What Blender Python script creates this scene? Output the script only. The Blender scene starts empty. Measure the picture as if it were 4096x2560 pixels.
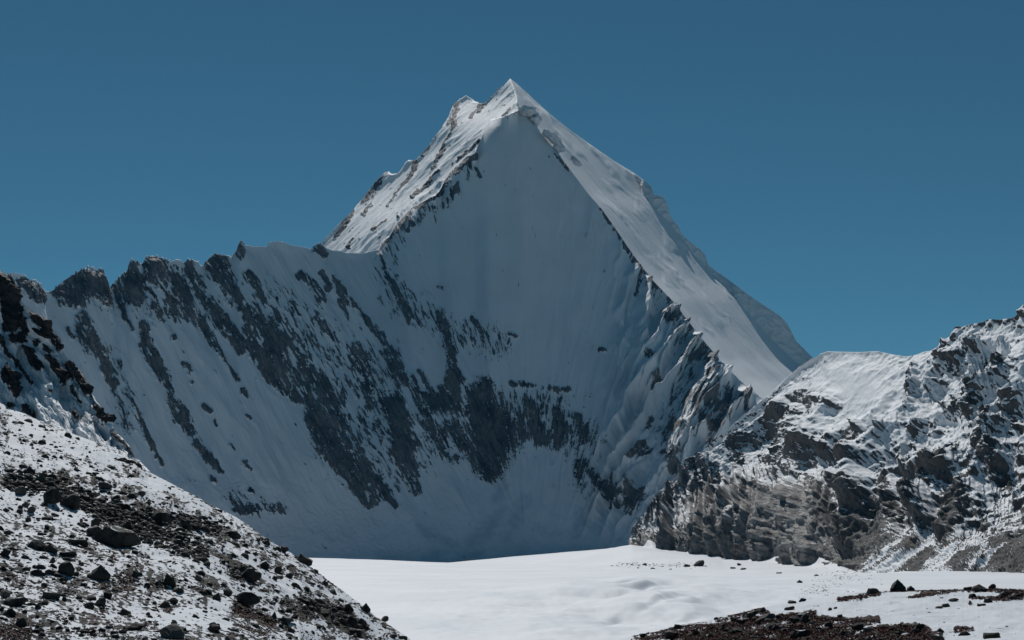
import bpy, bmesh, math, random
import numpy as np
from mathutils import Vector, Matrix, noise as mnoise

sc = bpy.context.scene
C = sc.collection
rng = np.random.default_rng(7)
random.seed(7)

# ------------------------------------------------------------------ camera
FPX = 1407.0            # focal length in pixels of a 1024 wide frame
HC = 30.0               # eye height over the glacier
HORIZ = 545.0           # row of the true horizon
TH = math.atan((HORIZ - 320.0) / FPX)
cT, sT = math.cos(TH), math.sin(TH)
cam_d = bpy.data.cameras.new('camera')
cam_d.sensor_width = 36.0
cam_d.lens = 36.0 * FPX / 1024.0
cam_d.clip_start = 0.5
cam_d.clip_end = 90000.0
cam = bpy.data.objects.new('camera', cam_d)
C.objects.link(cam)
cam.location = (0, 0, HC)
cam.rotation_euler = (math.pi / 2 + TH, 0, 0)
sc.camera = cam

# ------------------------------------------------------------------ light
SUN_EL, SUN_AZ = math.radians(45.5), math.radians(-10)      # azimuth from +Y, negative = left
SKY_STRENGTH = 0.066
world = bpy.data.worlds.new('World')
sc.world = world
world.use_nodes = True
wn, wl = world.node_tree.nodes, world.node_tree.links
wn.clear()
wo = wn.new('ShaderNodeOutputWorld')
wb = wn.new('ShaderNodeBackground')
sky = wn.new('ShaderNodeTexSky')
sky.sky_type = 'NISHITA'
sky.sun_disc = False
sky.sun_elevation = SUN_EL
sky.sun_rotation = SUN_AZ
sky.altitude = 4800
sky.air_density = 1.0
sky.dust_density = 0.15
sky.ozone_density = 1.6
tint = wn.new('ShaderNodeMix')
tint.data_type = 'RGBA'
tint.blend_type = 'MULTIPLY'
tint.inputs['Factor'].default_value = 1.0
tint.inputs['B'].default_value = (0.355, 0.71, 0.67, 1)
wl.new(sky.outputs['Color'], tint.inputs['A'])
wl.new(tint.outputs['Result'], wb.inputs['Color'])
wb.inputs['Strength'].default_value = SKY_STRENGTH
wl.new(wb.outputs['Background'], wo.inputs['Surface'])
sun_d = bpy.data.lights.new('sun', 'SUN')
sun_d.energy = 3.6
sun_d.angle = math.radians(0.5)
sun_d.color = (1.0, 0.985, 0.96)
sun = bpy.data.objects.new('sun', sun_d)
C.objects.link(sun)
SUNV = Vector((math.sin(SUN_AZ) * math.cos(SUN_EL), math.cos(SUN_AZ) * math.cos(SUN_EL), math.sin(SUN_EL)))
sun.rotation_euler = SUNV.to_track_quat('Z', 'Y').to_euler()
sun.location = (0, 0, 3000)
vs = sc.view_settings
vs.view_transform = 'Standard'
vs.look = 'None'
vs.exposure = -0.12
vs.gamma = 1.0
vs.use_curve_mapping = False
sc.cycles.max_bounces = 6
sc.cycles.diffuse_bounces = 1

# ------------------------------------------------------------------ helpers
def unproj(px, py, D):
    """point seen at picture position (px, py) that stands D metres away along +Y"""
    dx = (px - 512.0) / FPX
    dy = (320.0 - py) / FPX
    k = D / (cT - dy * sT)
    return np.stack([dx * k, D + 0 * dx, HC + (sT + dy * cT) * k], -1)

def proj(P):
    v = P - np.array([0, 0, HC])
    f = v[..., 1] * cT + v[..., 2] * sT
    u = -v[..., 1] * sT + v[..., 2] * cT
    return 512 + FPX * v[..., 0] / f, 320 - FPX * u / f

_perm = np.random.default_rng(11).permutation(4096).astype(np.int32)
_g2 = np.random.default_rng(12).uniform(0, 2 * np.pi, 4096)
_gx, _gy = np.cos(_g2).astype(np.float32), np.sin(_g2).astype(np.float32)
_g3 = np.random.default_rng(13).normal(size=(4096, 3))
_g3 = (_g3 / np.linalg.norm(_g3, axis=1, keepdims=True)).astype(np.float32)

def perlin2(x, y, seed=0):
    x = np.asarray(x, np.float32); y = np.asarray(y, np.float32)
    xi = np.floor(x).astype(np.int32); yi = np.floor(y).astype(np.int32)
    xf = x - xi; yf = y - yi
    u = xf * xf * xf * (xf * (xf * 6 - 15) + 10)
    v = yf * yf * yf * (yf * (yf * 6 - 15) + 10)
    def g(ix, iy, fx, fy):
        h = _perm[(_perm[(ix + seed * 131) & 4095] + iy) & 4095]
        return _gx[h] * fx + _gy[h] * fy
    a = g(xi, yi, xf, yf); b = g(xi + 1, yi, xf - 1, yf)
    c = g(xi, yi + 1, xf, yf - 1); d = g(xi + 1, yi + 1, xf - 1, yf - 1)
    return ((a + u * (b - a)) * (1 - v) + (c + u * (d - c)) * v) * 1.5

def perlin3(x, y, z, seed=0):
    x, y, z = [np.asarray(t, np.float32) for t in (x, y, z)]
    xi, yi, zi = [np.floor(t).astype(np.int32) for t in (x, y, z)]
    xf, yf, zf = x - xi, y - yi, z - zi
    fade = lambda t: t * t * t * (t * (t * 6 - 15) + 10)
    u, v, w = fade(xf), fade(yf), fade(zf)
    def g(ix, iy, iz, fx, fy, fz):
        h = _perm[(_perm[(_perm[(ix + seed * 131) & 4095] + iy) & 4095] + iz) & 4095]
        gg = _g3[h]
        return gg[..., 0] * fx + gg[..., 1] * fy + gg[..., 2] * fz
    r = 0
    for dz in (0, 1):
        wz = w if dz else 1 - w
        for dy in (0, 1):
            wy = v if dy else 1 - v
            for dx in (0, 1):
                wx = u if dx else 1 - u
                r = r + wx * wy * wz * g(xi + dx, yi + dy, zi + dz, xf - dx, yf - dy, zf - dz)
    return r * 1.5

def fbm2(x, y, oct=4, seed=0, gain=0.5, lac=2.07):
    r = 0; a = 1.0; t = 0
    for o in range(oct):
        r = r + a * perlin2(x, y, seed + o); t += a
        x = x * lac; y = y * lac; a *= gain
    return r / t * 1.4

def fbm3(x, y, z, oct=4, seed=0, gain=0.5, lac=2.07):
    r = 0; a = 1.0; t = 0
    for o in range(oct):
        r = r + a * perlin3(x, y, z, seed + o); t += a
        x = x * lac; y = y * lac; z = z * lac; a *= gain
    return r / t * 1.4

def ridged2(x, y, oct=4, seed=0, gain=0.5, lac=2.1):
    r = 0; a = 1.0; t = 0; w = 1.0
    for o in range(oct):
        n = 1 - np.abs(perlin2(x, y, seed + o)) * 1.6
        n = np.clip(n, 0, 1) ** 2 * w
        r = r + a * n; t += a
        w = np.clip(n * 1.6, 0.15, 1)
        x = x * lac; y = y * lac; a *= gain
    return r / t

def ridged3(x, y, z, oct=4, seed=0, gain=0.5, lac=2.1):
    r = 0; a = 1.0; t = 0; w = 1.0
    for o in range(oct):
        n = 1 - np.abs(perlin3(x, y, z, seed + o)) * 1.6
        n = np.clip(n, 0, 1) ** 2 * w
        r = r + a * n; t += a
        w = np.clip(n * 1.6, 0.15, 1)
        x = x * lac; y = y * lac; z = z * lac; a *= gain
    return r / t

def sstep(a, b, x):
    t = np.clip((x - a) / (b - a), 0, 1)
    return t * t * (3 - 2 * t)

def poly(pts, scale=1.0, ox=0, oy=0):
    """survey polyline -> frame pixels (1024 wide)"""
    a = np.array(pts, float)
    a[:, 0] = (ox + a[:, 0] * scale) / 4.0
    a[:, 1] = (oy + a[:, 1] * scale) / 4.0
    return a

OV = 4096 / 2419.0                    # overview units
def O(pts): return poly(pts, OV)
CROPS = {'1': (1200, 250, 0.6216), '2': (0, 900, 0.6614), '3': (1200, 1100, 0.7937), '4': (2300, 700, 0.7937),
         '9': (2400, 1350, 0.6285), 'R': (3200, 1150, 0.7936), 'L': (0, 1000, 0.5952), 'T': (1900, 280, 0.3968),
         'A': (0, 1900, 0.43647), 'B': (800, 1900, 0.43647), 'G': (2400, 2250, 0.3719), 'H': (3200, 2250, 0.37025)}
def cr(c, x, y):
    ox, oy, s = CROPS[c]
    return (ox + x * s) / 4.0, (oy + y * s) / 4.0

def strokes(px, py, defs):
    """largest of (1 - distance / half width) over many tapered strokes; -1 far away"""
    shape = px.shape
    X = px.ravel(); Y = py.ravel()
    out = np.full(X.size, -1.0, np.float32)
    for c, pts in defs:
        s = CROPS[c][2] / 4.0
        q = [(*cr(c, p[0], p[1]), p[2] * s) for p in pts]
        if len(q) == 1: q = q * 2
        for (x0, y0, w0), (x1, y1, w1) in zip(q[:-1], q[1:]):
            m = 2 * max(w0, w1)
            ii = np.nonzero((X > min(x0, x1) - m) & (X < max(x0, x1) + m) & (Y > min(y0, y1) - m) & (Y < max(y0, y1) + m))[0]
            if ii.size == 0: continue
            dx, dy = x1 - x0, y1 - y0
            L = dx * dx + dy * dy
            t = np.clip(((X[ii] - x0) * dx + (Y[ii] - y0) * dy) / L, 0, 1) if L > 1e-9 else np.zeros(ii.size)
            d = np.hypot(X[ii] - x0 - t * dx, Y[ii] - y0 - t * dy)
            w = w0 + (w1 - w0) * t
            out[ii] = np.maximum(out[ii], np.clip(1 - d / w, -1, 1))
    return out.reshape(shape)

def grid_normals(P):
    a = np.gradient(P, axis=0); b = np.gradient(P, axis=1)
    n = np.cross(b, a)
    n /= np.linalg.norm(n, axis=-1, keepdims=True) + 1e-12
    return n

def blur(a, n, axis):
    for _ in range(n):
        p = np.concatenate([np.take(a, [0], axis), a, np.take(a, [-1], axis)], axis)
        sl = [slice(None)] * a.ndim
        def s(i, j):
            q = list(sl); q[axis] = slice(i, j); return tuple(q)
        a = 0.25 * p[s(0, -2)] + 0.5 * p[s(1, -1)] + 0.25 * p[s(2, None)]
    return a

def back(row, dy, z=None, dz=0.0):
    """the far side of a crest row, straight behind it"""
    b = row.copy()
    k = (b[..., 1] + dy) / b[..., 1]
    b[..., 0] *= k; b[..., 1] += dy
    b[..., 2] = z if z is not None else HC + (b[..., 2] - HC) * k + dz
    return b

def gauss(a, sigma, axis):
    """wide smoothing by three running means"""
    w = max(1, int(round(sigma)))
    a = np.moveaxis(a, axis, 0).astype(float)
    for _ in range(3):
        p = np.concatenate([np.repeat(a[:1], w, 0), a, np.repeat(a[-1:], w, 0)], 0)
        c = np.cumsum(np.concatenate([np.zeros_like(p[:1]), p], 0), 0)
        a = (c[2 * w + 1:] - c[:-2 * w - 1]) / (2 * w + 1)
    return np.moveaxis(a, 0, axis)

def skirt(P):
    """earth under the two outer edges of a near ground"""
    a = P[:1].copy(); b = P[-1:].copy()
    a[..., 2] = -30; b[..., 2] = -30
    return np.concatenate([a, P, b], 0)
def skirt_a(q): return np.concatenate([q[:1], q, q[-1:]], 0)

def grid_mesh(name, P, mat, attrs=None, uv=None, parent=None, smooth=True):
    ni, nj, _ = P.shape
    me = bpy.data.meshes.new(name)
    V = P.reshape(-1, 3).astype(np.float32)
    idx = np.arange(ni * nj).reshape(ni, nj)
    q = np.stack([idx[:-1, :-1], idx[:-1, 1:], idx[1:, 1:], idx[1:, :-1]], -1).reshape(-1, 4)
    me.vertices.add(len(V)); me.vertices.foreach_set('co', V.ravel())
    me.loops.add(q.size); me.loops.foreach_set('vertex_index', q.ravel().astype(np.int32))
    me.polygons.add(len(q))
    me.polygons.foreach_set('loop_start', np.arange(0, q.size, 4, dtype=np.int32))
    me.polygons.foreach_set('use_smooth', np.full(len(q), smooth))
    for k, a in (attrs or {}).items():
        at = me.attributes.new(k, 'FLOAT', 'POINT')
        at.data.foreach_set('value', np.asarray(a, np.float32).ravel())
    if uv is not None:
        ul = me.uv_layers.new(name='fall')
        ul.data.foreach_set('uv', uv.reshape(-1, 2)[q.ravel()].astype(np.float32).ravel())
    me.update(); me.validate()
    o = bpy.data.objects.new(name, me)
    C.objects.link(o)
    me.materials.append(mat)
    if parent: o.parent = parent
    return o

def empty(name, loc=(0, 0, 0)):
    o = bpy.data.objects.new(name, None); C.objects.link(o); o.location = loc
    return o

def interp(pts, x):
    return np.interp(x, pts[:, 0], pts[:, 1])

# ------------------------------------------------------------------ materials
class NT:
    def __init__(self, name):
        self.m = bpy.data.materials.new(name); self.m.use_nodes = True
        self.t = self.m.node_tree; self.t.nodes.clear()
        self.out = self.n('ShaderNodeOutputMaterial')
        self.b = self.n('ShaderNodeBsdfPrincipled')
        self.l(self.b.outputs['BSDF'], self.out.inputs['Surface'])
    def n(self, k, **kw):
        o = self.t.nodes.new(k)
        for a, v in kw.items(): setattr(o, a, v)
        return o
    def l(self, a, b): self.t.links.new(a, b)
    def put(self, sock, v):
        if hasattr(v, 'is_linked') or isinstance(v, bpy.types.NodeSocket): self.l(v, sock)
        else: sock.default_value = v
    def math(self, op, a, b=0.0, clamp=False):
        o = self.n('ShaderNodeMath', operation=op, use_clamp=clamp)
        self.put(o.inputs[0], a); self.put(o.inputs[1], b)
        return o.outputs[0]
    def mix(self, f, a, b):
        o = self.n('ShaderNodeMix', data_type='RGBA')
        self.put(o.inputs['Factor'], f); self.put(o.inputs['A'], a); self.put(o.inputs['B'], b)
        return o.outputs['Result']
    def noise(self, vec, scale, detail=4, rough=0.55, dist=0.0):
        o = self.n('ShaderNodeTexNoise')
        self.l(vec, o.inputs['Vector'])
        o.inputs['Scale'].default_value = scale; o.inputs['Detail'].default_value = detail
        o.inputs['Roughness'].default_value = rough; o.inputs['Distortion'].default_value = dist
        return o.outputs['Fac']
    def ramp(self, v, a, b, lo=0.0, hi=1.0):
        o = self.n('ShaderNodeMapRange', interpolation_type='SMOOTHSTEP')
        self.put(o.inputs['Value'], v)
        o.inputs['From Min'].default_value = a; o.inputs['From Max'].default_value = b
        o.inputs['To Min'].default_value = lo; o.inputs['To Max'].default_value = hi
        return o.outputs['Result']
    def attr(self, name):
        o = self.n('ShaderNodeAttribute'); o.attribute_name = name
        return o.outputs['Fac']
    def scale(self, vec, s):
        o = self.n('ShaderNodeMapping'); o.inputs['Scale'].default_value = s
        self.l(vec, o.inputs['Vector']); return o.outputs['Vector']

def c4(r, g, b): return (r, g, b, 1.0)

def snow_rock(name, rock_dark, rock_mid, rock_pale, snow=(0.84, 0.86, 0.88), fine=0.02, edge=0.10, amp=0.9,
              use_fall=False, bump_rock=3.0, bump_snow=0.6, rscale=0.05, sscale=0.03, warm=None, warm_attr=None, ice=False, aniso=(1, 1, 1)):
    t = NT(name)
    geo = t.n('ShaderNodeNewGeometry')
    pos = geo.outputs['Position']
    if use_fall:
        uvn = t.n('ShaderNodeUVMap'); uvn.uv_map = 'fall'
        vec = uvn.outputs['UV']
        n1 = t.noise(vec, 1.0, 5, 0.6)
        n2 = t.noise(pos, fine, 5, 0.65)
        nn = t.math('ADD', t.math('MULTIPLY', n1, 0.9), t.math('MULTIPLY', n2, 0.1))
    else:
        nn = t.noise(t.scale(pos, aniso), fine, 6, 0.66)
    nz = t.math('MULTIPLY', t.math('SUBTRACT', nn, 0.5), 2.0 * amp)
    f = t.math('ADD', t.attr('rock'), nz)
    mask = t.ramp(f, -edge, edge)
    # rock colour: dark body, lighter weathered faces, grain
    r1 = t.noise(pos, rscale * 0.25, 4, 0.6, 0.6)
    r2 = t.noise(t.scale(pos, (1, 1, 0.35)), rscale * 1.6, 6, 0.7)
    if use_fall:
        r1 = t.math('ADD', t.math('MULTIPLY', r1, 0.45), t.math('MULTIPLY', t.noise(t.scale(vec, (0.55, 0.5, 1)), 1.0, 5, 0.65), 0.55))
    rc = t.mix(t.ramp(r1, 0.41, 0.57), c4(*rock_dark), c4(*rock_mid))
    pale = t.math('MULTIPLY', t.attr('pale'), t.ramp(r2, 0.26, 0.55), True)
    rc = t.mix(pale, rc, c4(*rock_pale))
    if warm:
        w = t.math('MULTIPLY', t.attr(warm_attr), t.ramp(t.noise(pos, fine * 3.0, 4, 0.7), 0.42, 0.55), True) if warm_attr else t.ramp(t.noise(pos, rscale * 0.5, 4, 0.6), 0.5, 0.68)
        rc = t.mix(w, rc, c4(*warm))
    grain = t.ramp(r2, 0.25, 0.75, 0.65, 1.3)
    g = t.n('ShaderNodeMix', data_type='RGBA', blend_type='MULTIPLY'); g.inputs['Factor'].default_value = 1
    t.l(rc, g.inputs['A']); t.l(grain, g.inputs['B'])
    s1 = t.noise(pos, sscale * 0.2, 4, 0.5)
    sn = t.mix(t.ramp(s1, 0.35, 0.65), c4(*[v * 0.95 for v in snow]), c4(*snow))
    if ice:
        sn = t.mix(t.math('MULTIPLY', t.attr('ice'), t.ramp(t.noise(pos, 0.02, 5, 0.65), 0.3, 0.6)), sn, c4(0.58, 0.65, 0.70))
    col = t.mix(mask, sn, g.outputs['Result'])
    t.l(col, t.b.inputs['Base Color'])
    t.b.inputs['Roughness'].default_value = 0.75
    t.b.inputs['Specular IOR Level'].default_value = 0.2
    hb = t.math('MULTIPLY', t.noise(pos, rscale, 6, 0.7), t.math('MULTIPLY', mask, bump_rock))
    hs = t.math('MULTIPLY', t.noise(pos, sscale, 4, 0.6), bump_snow)
    bp = t.n('ShaderNodeBump'); bp.inputs['Strength'].default_value = 1.0; bp.inputs['Distance'].default_value = 1.0
    t.l(t.math('ADD', hb, hs), bp.inputs['Height'])
    t.l(bp.outputs['Normal'], t.b.inputs['Normal'])
    return t.m

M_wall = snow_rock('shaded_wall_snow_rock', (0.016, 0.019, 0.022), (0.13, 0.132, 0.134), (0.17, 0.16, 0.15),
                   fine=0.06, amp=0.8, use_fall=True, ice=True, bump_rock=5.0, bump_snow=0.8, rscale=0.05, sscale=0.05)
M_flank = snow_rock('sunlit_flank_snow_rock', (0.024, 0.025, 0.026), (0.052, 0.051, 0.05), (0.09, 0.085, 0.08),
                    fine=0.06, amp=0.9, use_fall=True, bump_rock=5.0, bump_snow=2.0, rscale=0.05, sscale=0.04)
M_side = snow_rock('mountainside_snow_rock', (0.028, 0.029, 0.031), (0.078, 0.076, 0.075), (0.34, 0.322, 0.305),
                   fine=0.1, amp=0.7, edge=0.06, bump_rock=3.2, bump_snow=0.5, rscale=0.09, sscale=0.08, warm=(0.10, 0.085, 0.072))
M_hill = snow_rock('dark_hill_snow_rock', (0.018, 0.017, 0.017), (0.042, 0.038, 0.035), (0.12, 0.11, 0.1),
                   fine=0.25, amp=0.8, bump_rock=1.0, bump_snow=0.15, rscale=0.35, sscale=0.4)
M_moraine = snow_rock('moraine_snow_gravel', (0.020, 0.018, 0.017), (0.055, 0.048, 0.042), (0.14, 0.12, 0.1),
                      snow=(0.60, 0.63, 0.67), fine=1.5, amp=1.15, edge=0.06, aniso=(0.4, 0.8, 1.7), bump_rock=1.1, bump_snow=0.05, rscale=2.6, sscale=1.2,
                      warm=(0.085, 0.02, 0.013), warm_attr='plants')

def make_snow(name, sc1, b1, sc2, b2):
    t = NT(name)
    pos = t.n('ShaderNodeNewGeometry').outputs['Position']
    col = t.mix(t.ramp(t.noise(pos, 0.01, 5, 0.6), 0.35, 0.65), c4(0.64, 0.67, 0.71), c4(0.71, 0.73, 0.76))
    t.l(col, t.b.inputs['Base Color'])
    t.b.inputs['Roughness'].default_value = 0.7
    t.b.inputs['Specular IOR Level'].default_value = 0.25
    bp = t.n('ShaderNodeBump'); bp.inputs['Distance'].default_value = 1.0
    h = t.math('ADD', t.math('MULTIPLY', t.noise(t.scale(pos, (1, 0.5, 1)), sc1, 5, 0.6), b1), t.math('MULTIPLY', t.noise(pos, sc2, 4, 0.6), b2))
    t.l(h, bp.inputs['Height']); t.l(bp.outputs['Normal'], t.b.inputs['Normal'])
    return t.m
def make_ground():
    t = NT('bare_valley_ground')
    pos = t.n('ShaderNodeNewGeometry').outputs['Position']
    f = t.ramp(t.noise(pos, 0.002, 6, 0.65), 0.5, 0.6)
    t.l(t.mix(f, c4(0.11, 0.10, 0.09), c4(0.6, 0.62, 0.65)), t.b.inputs['Base Color'])
    t.b.inputs['Roughness'].default_value = 0.9
    return t.m
M_ground = make_ground()
M_snow = make_snow('glacier_snow', 0.03, 0.8, 0.3, 0.12)
M_cornice = make_snow('cornice_snow', 0.02, 2.0, 0.1, 1.0)

# ------------------------------------------------------------------ survey lines of the main peak
def jag(pts, amp, freq, seed, step=0.7):
    """resample a polyline along x and roughen it"""
    x = np.arange(pts[0, 0], pts[-1, 0] + 1e-6, step)
    y = np.interp(x, pts[:, 0], pts[:, 1])
    a = np.interp(x, pts[:, 0], amp) if np.ndim(amp) else amp
    y = y + a * fbm2(x * freq, x * 0 + seed * 3.7, 4, seed, 0.6)
    return np.stack([x, y], 1)

ridge_raw = O([(-1100, 640), (-900, 590), (-760, 650), (-560, 600), (-400, 650), (-260, 610), (-150, 655), (-60, 660), (0, 650), (20, 645), (40, 646), (62, 652), (70, 662), (95, 668), (108, 690), (125, 686), (150, 663), (180, 645), (210, 630),
               (222, 632), (230, 640), (236, 632), (244, 636), (250, 660), (258, 682), (270, 665), (300, 640), (308, 613), (316, 613), (326, 620), (338, 622), (345, 606), (360, 604), (375, 607),
               (390, 612), (402, 618), (420, 612), (432, 622), (445, 613), (455, 613), (468, 622), (480, 630), (495, 608), (505, 601), (520, 601), (535, 604), (548, 606), (557, 594), (563, 578), (569, 567), (575, 574), (583, 580), (600, 582),
               (630, 583), (637, 572), (650, 570), (665, 571), (690, 580), (712, 583), (735, 588), (745, 577), (756, 573), (765, 583), (785, 592),
               (800, 592), (820, 598), (860, 598), (885, 592), (895, 590)])
ridge = jag(ridge_raw, np.where(ridge_raw[:, 0] < 238, 2.4, 0.9), 0.6, 3, 0.35)
wedge_raw = O([(895, 590), (905, 570), (920, 560), (930, 540), (940, 525), (955, 510), (970, 492), (990, 482), (1010, 470), (1028, 462), (1040, 448), (1050, 427), (1066, 405), (1085, 385), (1105, 368), (1122, 363),
               (1128, 345), (1140, 322), (1146, 300), (1160, 282), (1180, 277), (1205, 270), (1222, 263), (1228, 258)])
eedge_raw = O([(1228, 258), (1240, 266), (1262, 296), (1290, 330), (1312, 356), (1340, 392), (1365, 425), (1387, 455), (1420, 492), (1445, 527), (1462, 552), (1500, 608), (1540, 660), (1590, 712), (1650, 790), (1700, 850),
               (1750, 900), (1805, 945), (1880, 1000), (1960, 1060)])
ridge[:, 1] -= sstep(250, 225, ridge[:, 0]) * 6.0 * np.clip(ridged2(ridge[:, 0] * 0.16, ridge[:, 0] * 0 + 1.7, 2, 9) - 0.45, 0, 1)
wedge = jag(wedge_raw, 1.0, 0.5, 5); eedge = jag(eedge_raw, 0.5, 0.4, 6)
crest = np.concatenate([ridge[:-1], wedge[:-1], eedge])
PJ, PS, PE = wedge_raw[0, 0], wedge_raw[-1, 0], eedge_raw[-1, 0]      # junction, shoulder, right end
spine = O([(1205, 185), (1216, 200), (1232, 212), (1236, 220), (1225, 235), (1222, 250), (1228, 258)])
sky_raw = O([(745, 590), (760, 575), (770, 560), (785, 545), (800, 530), (815, 515), (830, 500), (845, 482), (860, 465), (880, 440), (895, 425), (905, 410), (915, 404), (925, 410), (940, 410), (950, 397), (957, 384), (965, 378), (978, 379), (985, 375), (1000, 358), (1012, 345), (1020, 332),
             (1032, 318), (1040, 307), (1050, 290), (1060, 275), (1066, 258), (1072, 246), (1080, 238), (1092, 231), (1100, 225), (1110, 231), (1125, 240), (1135, 244), (1145, 243), (1160, 230), (1180, 208), (1190, 203), (1205, 185),
             (1220, 197), (1240, 215), (1270, 243), (1300, 270), (1350, 310), (1400, 345), (1450, 380), (1500, 410), (1530, 433), (1538, 440), (1545, 460), (1560, 462), (1573, 472), (1580, 500), (1590, 520), (1600, 530), (1612, 555), (1640, 578), (1655, 590), (1667, 602), (1671, 622), (1685, 635), (1720, 660), (1780, 705),
             (1845, 748), (1862, 768), (1880, 805), (1920, 845), (1960, 890)])
SA = np.interp(sky_raw[:, 0], O([(760, 0), (1180, 0), (1210, 0), (1530, 0), (1580, 0), (1670, 0), (1700, 0), (1960, 0)])[:, 0], [1.0, 0.9, 0.15, 0.15, 0.8, 0.8, 0.2, 0.2])
skyl = jag(sky_raw, SA, 0.5, 8)
iceline = O([(1490, 404), (1520, 462), (1545, 492), (1580, 530), (1615, 572), (1650, 612), (1690, 655), (1725, 692), (1760, 732), (1820, 798), (1890, 862), (1960, 930)])

Dcrest = np.array([(-26, 2820), (0, 2890), (60, 3090), (130, 3340), (210, 3630), (290, 3860), (340, 4010), (PJ, 4140), (410, 4215), (450, 4270), (480, 4290), (PS, 4310),
                   (570, 4260), (640, 4130), (700, 4000), (764, 3850), (830, 3700)])
def D_crest(px): return np.interp(px, Dcrest[:, 0], Dcrest[:, 1])
# middle and base control curves of the shaded wall: px, row, distance
midc = np.array([(-26, 420, 2590), (60, 440, 2790), (140, 470, 2980), (230, 480, 3180), (300, 470, 3380), (380, 450, 3560), (440, 400, 3700), (490, 385, 3740), (560, 395, 3700), (600, 425, 3560), (640, 440, 3420), (700, 440, 3350), (764, 450, 3300), (830, 480, 3200)])
lowc = np.array([(-26, 500, 2500), (60, 505, 2680), (140, 510, 2870), (230, 522, 3080), (300, 525, 3290), (380, 520, 3450), (440, 480, 3550), (490, 478, 3560), (560, 470, 3500), (600, 500, 3380), (640, 515, 3260), (700, 520, 3180), (764, 520, 3100), (830, 530, 3000)])
bas = np.array([(-26, 560, 2420), (60, 562, 2590), (140, 565, 2780), (230, 566, 2990), (300, 566, 3190), (380, 568, 3330), (440, 569, 3370), (490, 567, 3350), (560, 563, 3300), (600, 560, 3230), (640, 556, 3160), (700, 552, 3080), (764, 550, 3000), (830, 548, 2900)])

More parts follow.
